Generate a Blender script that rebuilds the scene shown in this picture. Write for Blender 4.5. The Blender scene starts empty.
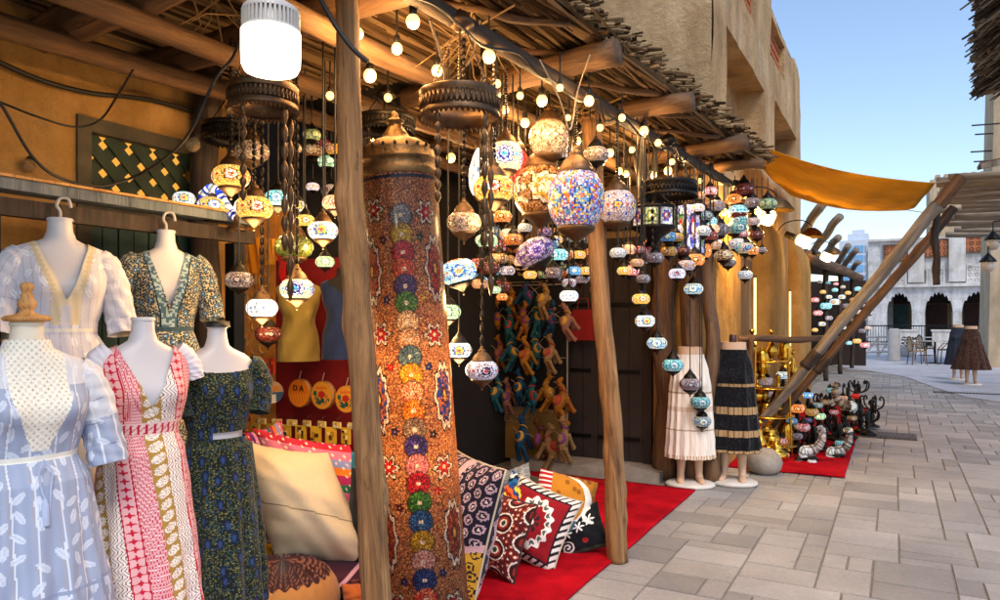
import bpy, bmesh, math, random
import numpy as np
from mathutils import Vector, Matrix, Euler
random.seed(7); rng = np.random.default_rng(7)
scene = bpy.context.scene; COL = scene.collection
PI = math.pi; R = math.radians
# ------------------------------------------------------------------ camera frame: street runs along +Y, shopfront on the left
YAW = R(28.7); FPX = 722.0; CH = 1.45; UC, VH = 500.0, 320.0
F = np.array([-math.sin(YAW), math.cos(YAW), 0]); RT = np.array([math.cos(YAW), math.sin(YAW), 0]); UP = np.array([0, 0, 1.0]); CAM = np.array([0, 0, CH])
def ray(u, v): return F + RT*((u-UC)/FPX) + UP*((VH-v)/FPX)
def P(u, v, t): return Vector(CAM + ray(u, v)*t)
def PX(u, v, x): d = ray(u, v); return Vector(CAM + d*(x/d[0]))
def PY(u, v, y): d = ray(u, v); return Vector(CAM + d*(y/d[1]))
def PG(u, v, z=0): d = ray(u, v); return Vector(CAM + d*((z-CH)/d[2]))
def S(px, t): return px*t/FPX
def face_cam(p): return math.atan2(-p[0], p[1])      # rotz so local -Y looks at the camera
# ------------------------------------------------------------------ colour
def lin(c):
    c = np.asarray(c, float)
    return np.where(c <= .04045, c/12.92, ((c+.055)/1.055)**2.4)
def hx(s): return lin([int(s[i:i+2], 16)/255 for i in (0, 2, 4)])
# ------------------------------------------------------------------ tagging
def tag(o, label=None, cat=None, group=None, kind=None):
    if label: o['label'] = label
    if cat: o['category'] = cat
    if group: o['group'] = group
    if kind: o['kind'] = kind
    return o
def empty(name, loc, rz=0, label=None, cat=None, group=None):
    o = bpy.data.objects.new(name, None); COL.objects.link(o); o.location = loc; o.rotation_euler = (0, 0, rz); o.empty_display_size = .1
    return tag(o, label, cat, group)
def copy_tree(o, parent=None):
    c = o.copy(); COL.objects.link(c); c.parent = parent
    for ch in KIDS.get(o.name, []):
        copy_tree(ch, c)
    return c
KIDS = {}
def link(me, name, mat, parent=None, loc=None, rot=None):
    o = bpy.data.objects.new(name, me); COL.objects.link(o)
    if mat is not None and len(me.materials) == 0: me.materials.append(mat)
    if parent is not None: o.parent = parent; KIDS.setdefault(parent.name, []).append(o)
    if loc is not None: o.location = loc
    if rot is not None: o.rotation_euler = rot
    return o
def setcol(me, fc):
    a = me.color_attributes.new('Col', 'FLOAT_COLOR', 'CORNER')
    cnt = np.empty(len(me.polygons), dtype=np.int32); me.polygons.foreach_get('loop_total', cnt)
    fc = np.asarray(fc, dtype=np.float32)
    fc = np.concatenate([fc, np.ones((len(fc), 1), np.float32)], 1)
    a.data.foreach_set('color', np.repeat(fc, cnt, axis=0).ravel())
class MB:
    def __init__(s): s.v = []; s.f = []; s.c = []; s.s = []
    def add(s, vs, fs, sm=False, col=(1, 1, 1), M=None):
        n = len(s.v)
        for p in vs:
            p = Vector(p)
            if M is not None: p = M @ p
            s.v.append(p[:])
        for f in fs: s.f.append(tuple(i+n for i in f)); s.c.append(tuple(col)[:3]); s.s.append(sm)
        return s
    def box(s, c, d, rz=0, M=None, col=(1, 1, 1), taper=1.0):
        hx_, hy, hz = d[0]/2, d[1]/2, d[2]/2; T = Matrix.Translation(c) @ Matrix.Rotation(rz, 4, 'Z')
        if M is not None: T = M @ T
        vs = [(sx*hx_*(taper if sz > 0 else 1), sy*hy*(taper if sz > 0 else 1), sz*hz) for sz in (-1, 1) for sy in (-1, 1) for sx in (-1, 1)]
        return s.add(vs, [(0, 2, 3, 1), (4, 5, 7, 6), (0, 1, 5, 4), (2, 6, 7, 3), (0, 4, 6, 2), (1, 3, 7, 5)], False, col, T)
    def tube(s, pts, r, n=8, col=(1, 1, 1), M=None, caps=True, sm=True, sq=1.0):
        pts = [Vector(p) for p in pts]; m = len(pts)
        rs = list(r) if hasattr(r, '__len__') else [r]*m
        vs = []; fs = []; a = None
        for i in range(m):
            t = (pts[min(i+1, m-1)]-pts[max(i-1, 0)])
            t = t.normalized() if t.length > 1e-9 else Vector((0, 0, 1))
            if a is None:
                a = t.cross(Vector((0, 0, 1)) if abs(t.z) < .9 else Vector((1, 0, 0))).normalized()
            else:
                a = (a-t*a.dot(t)); a = a.normalized() if a.length > 1e-6 else t.orthogonal().normalized()
            b = t.cross(a)
            for k in range(n):
                w = 2*PI*k/n; vs.append(pts[i]+a*(math.cos(w)*rs[i])+b*(math.sin(w)*rs[i]*sq))
        for i in range(m-1):
            for k in range(n):
                k2 = (k+1) % n; fs.append((i*n+k, i*n+k2, (i+1)*n+k2, (i+1)*n+k))
        s.add(vs, fs, sm, col, M)
        if caps:
            s.add(vs[:n], [tuple(range(n))[::-1]], False, col, M); s.add(vs[-n:], [tuple(range(n))], False, col, M)
        return s
    def lathe(s, prof, n=24, c=(0, 0, 0), M=None, col=(1, 1, 1), sm=True):
        vs = []; fs = []
        for r, z in prof:
            for k in range(n):
                w = 2*PI*k/n; vs.append((c[0]+max(r, 1e-4)*math.cos(w), c[1]+max(r, 1e-4)*math.sin(w), c[2]+z))
        for i in range(len(prof)-1):
            for k in range(n):
                k2 = (k+1) % n; fs.append((i*n+k, i*n+k2, (i+1)*n+k2, (i+1)*n+k))
        return s.add(vs, fs, sm, col, M)
    def ell(s, c, r, n=14, M=None, col=(1, 1, 1), rot=None):
        T = Matrix.Translation(c) @ (rot.to_matrix().to_4x4() if rot else Matrix.Identity(4)) @ Matrix.Diagonal((*r, 1))
        if M is not None: T = M @ T
        prof = [(math.cos(-PI/2+PI*i/(n//2+2)), math.sin(-PI/2+PI*i/(n//2+2))) for i in range(n//2+3)]
        return s.lathe(prof, n, M=T, col=col)
    def build(s, name, mat, parent=None, loc=None, rot=None, colors=False):
        me = bpy.data.meshes.new(name); me.from_pydata([tuple(v) for v in s.v], [], s.f)
        me.polygons.foreach_set('use_smooth', s.s)
        if colors: setcol(me, s.c)
        me.update()
        return link(me, name, mat, parent, loc, rot)
def grid(name, G, C, mat, parent=None, loc=None, rot=None, wrap=False, mask=None, smooth=True):
    """G: (nu,nv,3) points, C: face colours (nu or nu-1, nv-1, 3); wrap closes the first index"""
    nu, nv = G.shape[:2]; fu = nu if wrap else nu-1
    i, j = np.meshgrid(np.arange(fu), np.arange(nv-1), indexing='ij'); i2 = (i+1) % nu
    f = np.stack([i*nv+j, i2*nv+j, i2*nv+j+1, i*nv+j+1], -1).reshape(-1, 4)
    c = None if C is None else np.asarray(C).reshape(-1, 3)
    if mask is not None:
        m = mask.reshape(-1); f = f[m]; c = c[m] if c is not None else None
    me = bpy.data.meshes.new(name)
    me.vertices.add(nu*nv); me.vertices.foreach_set('co', G.reshape(-1, 3).astype(np.float32).ravel())
    me.loops.add(len(f)*4); me.loops.foreach_set('vertex_index', f.astype(np.int32).ravel())
    me.polygons.add(len(f)); me.polygons.foreach_set('loop_start', np.arange(0, len(f)*4, 4, dtype=np.int32)); me.polygons.foreach_set('loop_total', np.full(len(f), 4, np.int32))
    me.update(calc_edges=True); me.polygons.foreach_set('use_smooth', np.full(len(f), smooth)); me.validate()
    if c is not None: setcol(me, c)
    return link(me, name, mat, parent, loc, rot)
# ------------------------------------------------------------------ materials
def nodes(name):
    m = bpy.data.materials.new(name); m.use_nodes = True; nt = m.node_tree
    return m, nt, nt.nodes, nt.links, nt.nodes['Principled BSDF']
def bumpit(nt, b, hsock, st, dist=.01):
    bm = nt.nodes.new('ShaderNodeBump'); bm.inputs['Strength'].default_value = st; bm.inputs['Distance'].default_value = dist
    nt.links.new(hsock, bm.inputs['Height']); nt.links.new(bm.outputs[0], b.inputs['Normal']); return bm
def noise(nt, sc, det=5, rough=.6, vec=None, dist=0):
    n = nt.nodes.new('ShaderNodeTexNoise'); n.inputs['Scale'].default_value = sc; n.inputs['Detail'].default_value = det; n.inputs['Roughness'].default_value = rough; n.inputs['Distortion'].default_value = dist
    if vec is not None: nt.links.new(vec, n.inputs['Vector'])
    return n
def coords(nt, kind='Object', scale=(1, 1, 1)):
    tc = nt.nodes.new('ShaderNodeTexCoord'); mp = nt.nodes.new('ShaderNodeMapping'); mp.inputs['Scale'].default_value = scale
    nt.links.new(tc.outputs[kind], mp.inputs[0]); return mp.outputs[0]
def ramp(nt, sock, stops):
    r = nt.nodes.new('ShaderNodeValToRGB'); e = r.color_ramp.elements
    while len(e) < len(stops): e.new(.5)
    for k, (p, c) in enumerate(stops): e[k].position = p; e[k].color = (*c, 1)
    nt.links.new(sock, r.inputs[0]); return r
def mix(nt, a, b, fac, mode='MIX'):
    m = nt.nodes.new('ShaderNodeMix'); m.data_type = 'RGBA'; m.blend_type = mode
    for s, i in ((a, 6), (b, 7)):
        if hasattr(s, 'is_output'): nt.links.new(s, m.inputs[i])
        else: m.inputs[i].default_value = (*s, 1)
    if hasattr(fac, 'is_output'): nt.links.new(fac, m.inputs[0])
    else: m.inputs[0].default_value = fac
    return m.outputs[2]
MATS = {}
def solid(name, hexc, rough=.6, metal=0, var=.15, sc=8, bump=.1, kind='Object', spec=.5, sub=0):
    if name in MATS: return MATS[name]
    m, nt, N, L, b = nodes(name); c = hx(hexc); v = coords(nt, kind); n = noise(nt, sc, 6, .65, v)
    r = ramp(nt, n.outputs[0], [(.3, c*(1-var*1.6)), (.7, np.minimum(c*(1+var), 1))])
    L.new(r.outputs[0], b.inputs['Base Color']); b.inputs['Roughness'].default_value = rough; b.inputs['Metallic'].default_value = metal; b.inputs['Specular IOR Level'].default_value = spec
    if bump:
        n2 = noise(nt, sc*6, 4, .6, v); bumpit(nt, b, n2.outputs[0], bump, .005)
    MATS[name] = m; return m
def wood(name, c1, c2, c3, rough=.75, bump=.5, gr=14):
    m, nt, N, L, b = nodes(name); v = coords(nt, 'Object', (1, 1, .09))
    n = noise(nt, gr, 9, .7, v, .6); n2 = noise(nt, 3, 3, .5, coords(nt, 'Object', (1, 1, .4)))
    r = ramp(nt, n.outputs[0], [(.32, hx(c1)), (.5, hx(c2)), (.68, hx(c3))])
    o = mix(nt, r.outputs[0], hx(c1), n2.outputs[0], 'MULTIPLY'); o = mix(nt, r.outputs[0], o, .35)
    cr = noise(nt, gr*.8, 4, .55, coords(nt, 'Object', (1, 1, .05)), 1.2); rr = ramp(nt, cr.outputs[0], [(.485, (1,)*3), (.5, (.22,)*3), (.515, (1,)*3)]); o = mix(nt, o, rr.outputs[0], .75, 'MULTIPLY')
    L.new(o, b.inputs['Base Color']); b.inputs['Roughness'].default_value = rough
    n3 = noise(nt, gr*3, 8, .7, v, .4); bumpit(nt, b, n3.outputs[0], bump, .012)
    MATS[name] = m; return m
def plaster(name, c1, c2, c3, sc=1.2, bump=.5):
    m, nt, N, L, b = nodes(name); v = coords(nt, 'Object')
    n = noise(nt, sc, 8, .65, v, .3); r = ramp(nt, n.outputs[0], [(.3, hx(c1)), (.5, hx(c2)), (.7, hx(c3))])
    st = noise(nt, 3.0, 6, .6, coords(nt, 'Object', (1, 1, .25))); sr = ramp(nt, st.outputs[0], [(.35, (.62,)*3), (.6, (1,)*3)])
    o = mix(nt, r.outputs[0], sr.outputs[0], .75, 'MULTIPLY')
    pn = noise(nt, .55, 3, .5, v, .5); pr = ramp(nt, pn.outputs[0], [(.5, (1,)*3), (.53, (.86, .84, .8))]); o = mix(nt, o, pr.outputs[0], .8, 'MULTIPLY')
    sn = noise(nt, 45, 3, .7, v); srr = ramp(nt, sn.outputs[0], [(.3, (.7,)*3), (.45, (1,)*3)]); o = mix(nt, o, srr.outputs[0], .6, 'MULTIPLY')
    ws = noise(nt, 5.5, 10, .72, v, 2.2); wr = ramp(nt, ws.outputs[0], [(.47, (1,)*3), (.5, (.72,)*3), (.53, (1,)*3)])
    o = mix(nt, o, wr.outputs[0], .35, 'MULTIPLY')
    L.new(o, b.inputs['Base Color']); b.inputs['Roughness'].default_value = .93; b.inputs['Specular IOR Level'].default_value = .2
    n2 = noise(nt, 9, 12, .72, v, .8); bumpit(nt, b, n2.outputs[0], bump, .05)
    MATS[name] = m; return m
def attr(name, rough=.8, emit=0.0, bump=.2, bsc=300, grout=0, trans=0, sheen=0, spec=.3, metal=0, coat=0):
    m, nt, N, L, b = nodes(name); a = N.new('ShaderNodeAttribute'); a.attribute_name = 'Col'; col = a.outputs['Color']
    if grout:
        vo = N.new('ShaderNodeTexVoronoi'); vo.feature = 'DISTANCE_TO_EDGE'; vo.inputs['Scale'].default_value = grout; L.new(coords(nt), vo.inputs['Vector'])
        r = ramp(nt, vo.outputs['Distance'], [(.03, (.12,)*3), (.09, (1,)*3)]); col = mix(nt, col, r.outputs[0], .85, 'MULTIPLY')
        bumpit(nt, b, r.outputs[0], .4, .002)
        vc = N.new('ShaderNodeTexVoronoi'); vc.inputs['Scale'].default_value = grout; L.new(coords(nt), vc.inputs['Vector'])
        sp = N.new('ShaderNodeSeparateColor'); L.new(vc.outputs['Color'], sp.inputs[0])
        r2 = ramp(nt, sp.outputs[0], [(0, (.55,)*3), (1, (1.0,)*3)]); col = mix(nt, col, r2.outputs[0], .8, 'MULTIPLY')
    elif bump:
        n = noise(nt, bsc, 3, .6, coords(nt)); bumpit(nt, b, n.outputs[0], bump, .003)
    L.new(col, b.inputs['Base Color']); b.inputs['Roughness'].default_value = rough; b.inputs['Specular IOR Level'].default_value = spec; b.inputs['Metallic'].default_value = metal
    b.inputs['Sheen Weight'].default_value = sheen; b.inputs['Coat Weight'].default_value = coat
    if emit: L.new(col, b.inputs['Emission Color']); b.inputs['Emission Strength'].default_value = emit
    if trans:
        tr = N.new('ShaderNodeBsdfTranslucent'); L.new(col, tr.inputs[0]); ms = N.new('ShaderNodeMixShader'); ms.inputs[0].default_value = trans
        L.new(b.outputs[0], ms.inputs[1]); L.new(tr.outputs[0], ms.inputs[2]); L.new(ms.outputs[0], N['Material Output'].inputs[0])
    MATS[name] = m; return m
def emis(name, rgb, st, basehex='ffffff'):
    m, nt, N, L, b = nodes(name); b.inputs['Base Color'].default_value = (*hx(basehex), 1); b.inputs['Emission Color'].default_value = (*rgb, 1); b.inputs['Emission Strength'].default_value = st
    b.inputs['Roughness'].default_value = .3; MATS[name] = m; return m
wood('wood_post', '452c16', '94683c', 'be8e58', bump=1.0, gr=16); wood('wood_grey', '4d443b', '857768', 'a89a88'); wood('wood_dark', '1d1511', '3a2a1f', '554032', gr=18)
wood('wood_beam', '2e1d0e', '66472a', '946a40', gr=9, bump=1.0); wood('wood_rail', '3f2c1c', '6b4a2e', '8a6540'); wood('wood_far', '6a5c4c', '8f7f6c', 'aa9a86'); wood('wood_bluegrey', '4b545c', '6d7780', '8b8f90')
wood('wood_pale', 'b0743a', 'd09a58', 'e0b070', gr=20, bump=.1)
plaster('mud', 'a4845e', 'c6a47a', 'd8ba94', bump=.9); plaster('mud_orange', '96703c', 'b4884c', 'c89c62', 1.6, .6); plaster('mud_far', 'b89c7c', 'c8b092', 'd4bea2', .6, .3)
plaster('white_stone', 'bcb6b2', 'd8d4d2', 'eae8e6', 2.5, .8); plaster('white_lime', 'bdb5ac', 'd5cec8', 'e2ded9', .8, .2)
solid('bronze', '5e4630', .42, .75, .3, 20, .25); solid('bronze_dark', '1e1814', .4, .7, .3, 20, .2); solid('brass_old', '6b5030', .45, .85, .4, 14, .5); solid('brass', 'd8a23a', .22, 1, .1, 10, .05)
solid('black_metal', '14120f', .4, .5, .2, 12, .1); solid('cable', '120f0e', .6, 0, .1); solid('cable_brown', '3a2a20', .6, 0, .1); solid('cord_pale', '9a8a78', .7)
solid('mannequin', 'cfcccf', .35, 0, .03, 3, .02); solid('mannequin_skin', 'c9a283', .4, 0, .05, 3, .02); solid('mannequin_cream', 'ded3bd', .6, 0, .06, 6, .1)
solid('base_white', 'cfc5ba', .5, 0, .08, 10, .1); solid('bulb_off', 'd8c4a0', .06, 0, .1, 5, 0); solid('socket', '1a1613', .45, 0, .1); solid('white_plastic', 'b9b2aa', .35, 0, .05, 5, 0)
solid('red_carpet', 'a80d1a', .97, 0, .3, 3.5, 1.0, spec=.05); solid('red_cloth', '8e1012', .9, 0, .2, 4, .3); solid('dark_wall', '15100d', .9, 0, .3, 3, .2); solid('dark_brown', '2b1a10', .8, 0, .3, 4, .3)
solid('door_wood', '2c211c', .7, 0, .3, 5, .3); solid('teal_wood', '2f4a48', .75, 0, .3, 6, .3); solid('green_wood', '2c3a2a', .75, 0, .25, 6, .3); solid('frame_wood', '4d4434', .8, 0, .3, 6, .3)
solid('stone_ball', '9a8d80', .9, 0, .2, 8, .5); solid('stone_white', 'b9b3ad', .85, 0, .1, 5, .3); solid('orange_panel', 'ec9a2c', .7, 0, .25, 6, .3)
solid('yellow_board', '8a6a30', .8, 0, .15, 4, .2); solid('red_tile', '8a1a14', .3, 0, .15, 10, .1); solid('glass_blue', '6ba3cf', .2, 0, .15, .3, 0); solid('tower_white', 'c4ccd8', .6, 0, .06, .3, 0)
solid('drain', '5a534d', .6, .3, .2, 8, .2); solid('far_red_panel', 'a8623c', .8, 0, .15, 6, .3); solid('arch_dark', '2a221d', .9, 0, .3, 2, 0); solid('rattan', '8a6a48', .7, 0, .3, 20, .3)
attr('fabric', .9, 0, .35, 260, sheen=.15, spec=.15); attr('kilim', .95, 0, .6, 180, sheen=.1, spec=.1); attr('thatch', .95, 0, 0, spec=.1); attr('paving', .85, 0, .55, 30, spec=.3)
attr('mosaic_lit', .25, .95, grout=9, coat=.3); attr('mosaic_dim', .25, .22, grout=9, coat=.3); attr('mosaic_off', .25, .03, grout=9, coat=.4); attr('column', .35, 0, grout=85, trans=.45, coat=.2); attr('plush', 1, 0, 1, 160, sheen=.5, spec=0)
attr('painted', .5, 0, .1, 60); attr('glazed', .2, 0, 0, coat=.5)
emis('bulb_on', (1, .56, .14), 1.7, 'ffe0a0'); emis('led', (1, .8, .48), 2.4); emis('flood', (1, .62, .2), 2.6); emis('neon', (1, .66, .12), 1.6)
M = MATS
for _b in [MATS['bulb_off'].node_tree.nodes['Principled BSDF']]: _b.inputs['Transmission Weight'].default_value = .85; _b.inputs['IOR'].default_value = 1.15
def sailmat():
    m, nt, N, L, b = nodes('sail'); n = noise(nt, 3, 6, .6, coords(nt)); r = ramp(nt, n.outputs[0], [(.3, hx('cc9624')), (.7, hx('e0aa38'))]); L.new(r.outputs[0], b.inputs['Base Color']); b.inputs['Roughness'].default_value = .9; b.inputs['Specular IOR Level'].default_value = .1
    tr = N.new('ShaderNodeBsdfTranslucent'); L.new(r.outputs[0], tr.inputs[0]); ms = N.new('ShaderNodeMixShader'); ms.inputs[0].default_value = .35; L.new(b.outputs[0], ms.inputs[1]); L.new(tr.outputs[0], ms.inputs[2]); L.new(ms.outputs[0], N['Material Output'].inputs[0])
    n2 = noise(nt, 60, 4, .6, coords(nt)); bumpit(nt, b, n2.outputs[0], .3, .004); MATS['sail'] = m
sailmat()
# ------------------------------------------------------------------ helpers for shapes
def log(name, p0, p1, r0, r1, mat, parent=None, n=14, wob=.02, seed=0, knots=3, seg=24, sway=.0):
    p0 = Vector(p0); p1 = Vector(p1); d = p1-p0; Ln = d.length; rg = random.Random(seed)
    ph = [rg.uniform(0, 6.3) for _ in range(6)]; kn = [(rg.uniform(.08, .95), rg.uniform(0, 6.3)) for _ in range(knots)]
    G = np.zeros((n, seg+1, 3))
    for j in range(seg+1):
        s = j/seg; cx = sway*math.sin(s*5+ph[0])+wob*.5*math.sin(s*13+ph[1]); cy = sway*math.sin(s*4+ph[2])+wob*.5*math.sin(s*11+ph[3])
        for k in range(n):
            w = 2*PI*k/n; r = r0+(r1-r0)*s; r *= 1+.06*math.sin(2*w+ph[4]+s*3)+.05*math.sin(3*w+ph[5]-s*5)+.03*math.sin(s*40+w)
            for ks, kw in kn:
                dd = ((s-ks)*Ln/.06)**2+((math.sin((w-kw)/2))*r0*2/.035)**2; r += .012*math.exp(-dd)
            G[k, j] = (cx+r*math.cos(w), cy+r*math.sin(w), s*Ln)
    o = grid(name, G, None, mat, parent, wrap=True)
    bm = bmesh.new(); bm.from_mesh(o.data); bm.edges.ensure_lookup_table()
    bmesh.ops.holes_fill(bm, edges=[e for e in bm.edges if e.is_boundary], sides=0); bm.to_mesh(o.data); bm.free()
    o.location = p0; o.rotation_mode = 'QUATERNION'; o.rotation_quaternion = d.to_track_quat('Z', 'Y')
    return o
def wire(name, pts, r, mat, parent=None, n=6, sub=8):
    q = [Vector(p) for p in pts]; out = []
    for i in range(len(q)-1):
        a = q[max(i-1, 0)]; b = q[i]; c = q[i+1]; d = q[min(i+2, len(q)-1)]
        for k in range(sub):
            s = k/sub; out.append(.5*((2*b)+(c-a)*s+(2*a-5*b+4*c-d)*s*s+(3*b-a-3*c+d)*s**3))
    out.append(q[-1]); return MB().tube(out, r, n).build(name, mat, parent)
def light(name, loc, power, color=(1, .62, .25), r=.03, parent=None):
    l = bpy.data.lights.new(name, 'POINT'); l.energy = power; l.color = color; l.shadow_soft_size = r
    o = bpy.data.objects.new(name, l); COL.objects.link(o); o.location = loc
    if parent: o.parent = parent
    return o
# wall built from a list of rectangles with holes (y/z plane or x/z plane), real thickness
def wall_cells(mb, a0, a1, z0, z1, holes, f, thick):
    """f(a, z, depth)->point. depth 0 = face. Builds face with holes and reveals."""
    A = sorted({a0, a1, *[h[0] for h in holes], *[h[1] for h in holes]}); Z = sorted({z0, z1, *[h[2] for h in holes], *[h[3] for h in holes]})
    for i in range(len(A)-1):
        for j in range(len(Z)-1):
            ca, cz = (A[i]+A[i+1])/2, (Z[j]+Z[j+1])/2; h = [q for q in holes if q[0] < ca < q[1] and q[2] < cz < q[3]]
            if not h: mb.add([f(A[i], Z[j], 0), f(A[i+1], Z[j], 0), f(A[i+1], Z[j+1], 0), f(A[i], Z[j+1], 0)], [(0, 1, 2, 3)])
    for (b0, b1, c0, c1, d) in holes:
        q = [(b0, c0), (b1, c0), (b1, c1), (b0, c1)]
        for k in range(4):
            p, r_ = q[k], q[(k+1) % 4]; mb.add([f(*p, 0), f(*r_, 0), f(*r_, d), f(*p, d)], [(0, 1, 2, 3)])
        if d < thick: mb.add([f(*p, d) for p in q], [(0, 1, 2, 3)])
# ================================================================== SETTING
def struct(o): o['kind'] = 'structure'; return o
struct(MB().add([(-400, -60, -.008), (400, -60, -.008), (400, 900, -.008), (-400, 900, -.008)], [(0, 1, 2, 3)]).build('ground', solid('grout', '857b70', .95, 0, .2, 10, .4)))
# paving slabs: irregular ashlar, greedy fill
def paving():
    U = .135; x0, y0 = -1.6, .6; nx, ny = 64, 162; occ = np.zeros((nx, ny), bool); rg = random.Random(11); mb = MB()
    sizes = [(3, 3), (3, 2), (2, 2), (2, 3), (4, 2), (3, 1), (2, 1), (4, 3), (1, 2), (3, 2)]
    pal = [hx(c) for c in ('a09a94', 'aca59e', '97918b', 'b2aba4', 'a39c95', '938d87', 'a8a19a')]
    for j in range(ny):
        for i in range(nx):
            if occ[i, j]: continue
            rg.shuffle(sizes); w = h = 1
            for (a, b) in sizes:
                if i+a <= nx and j+b <= ny and not occ[i:i+a, j:j+b].any(): w, h = a, b; break
            occ[i:i+w, j:j+h] = True; g = .0018+rg.random()*.0018
            X0, X1, Y0, Y1 = x0+i*U+g, x0+(i+w)*U-g, y0+j*U+g, y0+(j+h)*U-g; z = rg.uniform(-.0015, .001); e = .004
            c = pal[rg.randrange(len(pal))]*rg.uniform(.93, 1.06)
            t = [rg.uniform(-.0008, .0008) for _ in range(4)]
            vs = [(X0, Y0, z-.03), (X1, Y0, z-.03), (X1, Y1, z-.03), (X0, Y1, z-.03), (X0+e, Y0+e, z+t[0]), (X1-e, Y0+e, z+t[1]), (X1-e, Y1-e, z+t[2]), (X0+e, Y1-e, z+t[3])]
            mb.add(vs, [(4, 5, 6, 7), (0, 1, 5, 4), (1, 2, 6, 5), (2, 3, 7, 6), (3, 0, 4, 7)], False, c)
    return mb.build('paving', None, colors=True)
pv = paving(); struct(pv)
m, nt, N, L, b = nodes('paving_stone'); a = N.new('ShaderNodeAttribute'); a.attribute_name = 'Col'
n1 = noise(nt, 1.1, 6, .65, coords(nt)); r1 = ramp(nt, n1.outputs[0], [(.35, (.72, .72, .74)), (.65, (1.04, 1.03, 1.02))]); n2 = noise(nt, 38, 6, .7, coords(nt)); r2 = ramp(nt, n2.outputs[0], [(.3, (.78,)*3), (.7, (1.12,)*3)])
o = mix(nt, a.outputs[0], r1.outputs[0], 1, 'MULTIPLY'); o = mix(nt, o, r2.outputs[0], .8, 'MULTIPLY')
n4 = noise(nt, 4, 8, .7, coords(nt), 1.5); r4 = ramp(nt, n4.outputs[0], [(.62, (1,)*3), (.72, (.6, .57, .55))]); o = mix(nt, o, r4.outputs[0], .5, 'MULTIPLY')
L.new(o, b.inputs['Base Color']); b.inputs['Roughness'].default_value = .62
n3 = noise(nt, 22, 10, .7, coords(nt)); bumpit(nt, b, n3.outputs[0], .45, .012); pv.data.materials.append(m)
# pale smooth plaza beyond
m, nt, N, L, b = nodes('plaza_stone'); br = N.new('ShaderNodeTexBrick'); br.inputs['Scale'].default_value = 1; br.inputs['Brick Width'].default_value = .6; br.inputs['Row Height'].default_value = .4; br.inputs['Mortar Size'].default_value = .004
L.new(coords(nt), br.inputs['Vector']); br.inputs['Color1'].default_value = (*hx('aaa9ad'), 1); br.inputs['Color2'].default_value = (*hx('bcbabd'), 1); br.inputs['Mortar'].default_value = (*hx('8d8a8a'), 1)
n1 = noise(nt, 1.5, 6, .6, coords(nt)); r1 = ramp(nt, n1.outputs[0], [(.35, (.85,)*3), (.65, (1.05,)*3)]); L.new(mix(nt, br.outputs[0], r1.outputs[0], 1, 'MULTIPLY'), b.inputs['Base Color']); b.inputs['Roughness'].default_value = .55
pl = [PG(*q) for q in ((836, 369), (868, 371), (905, 377), (935, 388), (965, 397), (1010, 404))]
pts = [Vector((p.x, p.y, .012)) for p in pl]+[Vector((14, pl[-1].y, .012)), Vector((30, 60, .012)), Vector((-12, 60, .012)), Vector((-1.2, pl[0].y, .012))]
mb = MB(); mb.add(pts, [tuple(range(len(pts)))]); low = [Vector((p.x, p.y, -.03)) for p in pts]
for i in range(len(pts)): k = (i+1) % len(pts); mb.add([pts[i], pts[k], low[k], low[i]], [(0, 3, 2, 1)])
struct(mb.build('plaza', m))
# ------------------------------------------------------------------ left building with lattice window
FACE = -3.5
lb = empty('plastered_building', (FACE, 1.5, 0), 0, 'orange plastered building wall with green lattice window behind the dress rail', 'building')
Wy0, Wy1 = PX(76, 110, FACE).y, 2.84
wz1 = PX(76, 110, FACE).z-.02
mb = MB(); wall_cells(mb, -3.0-1.5, 3.0-1.5, 0, 3.6, [(Wy0-1.5, Wy1-1.5, .15, wz1, .14)], lambda a, z, d: (-d, a, z), .5)
mb.add([(0, 1.5, 0), (-.6, 1.5, 0), (-.6, 1.5, 3.6), (0, 1.5, 3.6)], [(0, 1, 2, 3)]); mb.add([(0, -4.5, 3.6), (0, 1.4, 3.6), (-.6, 1.4, 3.6), (-.6, -4.5, 3.6)], [(0, 1, 2, 3)])
mb.build('wall', M['mud_orange'], lb)
mb = MB(); w = .07; yc = (Wy0+Wy1)/2-1.5; ww = Wy1-Wy0
fr = MB()
for yy in (Wy0-1.5+w/2, Wy1-1.5-w/2): fr.box((-.02, yy, (.15+wz1)/2), (.07, w, wz1-.15))
fr.box((-.02, yc, wz1-w/2), (.066, ww-2*w, w)); fr.box((-.02, yc, 2.0), (.066, ww-2*w, .06)); wf = fr.build('window_frame', M['frame_wood'], lb)
def lattice(name, y0, y1, z0, z1, x, sp, sw, mat, parent, th=.014):
    mb = MB()
    for sgn, dx in ((1, 0), (-1, th+.002)):
        k0 = int(-(z1-z0+y1-y0)/sp)-2
        for k in range(k0, -k0+4):
            # line y*sgn - z = c clipped to the rectangle
            c = (y0 if sgn > 0 else -y1)-z0+k*sp; pts = []
            for yy in (y0, y1):
                zz = sgn*yy-c
                if z0 <= zz <= z1: pts.append((yy, zz))
            for zz in (z0, z1):
                yy = sgn*(zz+c)
                if y0 < yy < y1: pts.append((yy, zz))
            if len(pts) >= 2:
                pts.sort(); p, q = pts[0], pts[-1]
                if math.dist(p, q) < sw: continue
                d = Vector((0, q[0]-p[0], q[1]-p[1])); ln = d.length; T = Matrix.Translation((x+dx, (p[0]+q[0])/2, (p[1]+q[1])/2)) @ Matrix.Rotation(math.atan2(d.z, d.y), 4, 'X')
                mb.box((0, 0, 0), (th, ln, sw), M=T)
    return mb.build(name, mat, parent)
lattice('lattice', Wy0-1.5+w, Wy1-1.5-w, 2.03, wz1-w, -.05, .142, .06, M['green_wood'], wf)
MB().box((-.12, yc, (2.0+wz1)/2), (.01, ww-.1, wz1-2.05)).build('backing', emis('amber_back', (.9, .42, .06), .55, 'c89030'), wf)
mb = MB()
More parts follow.
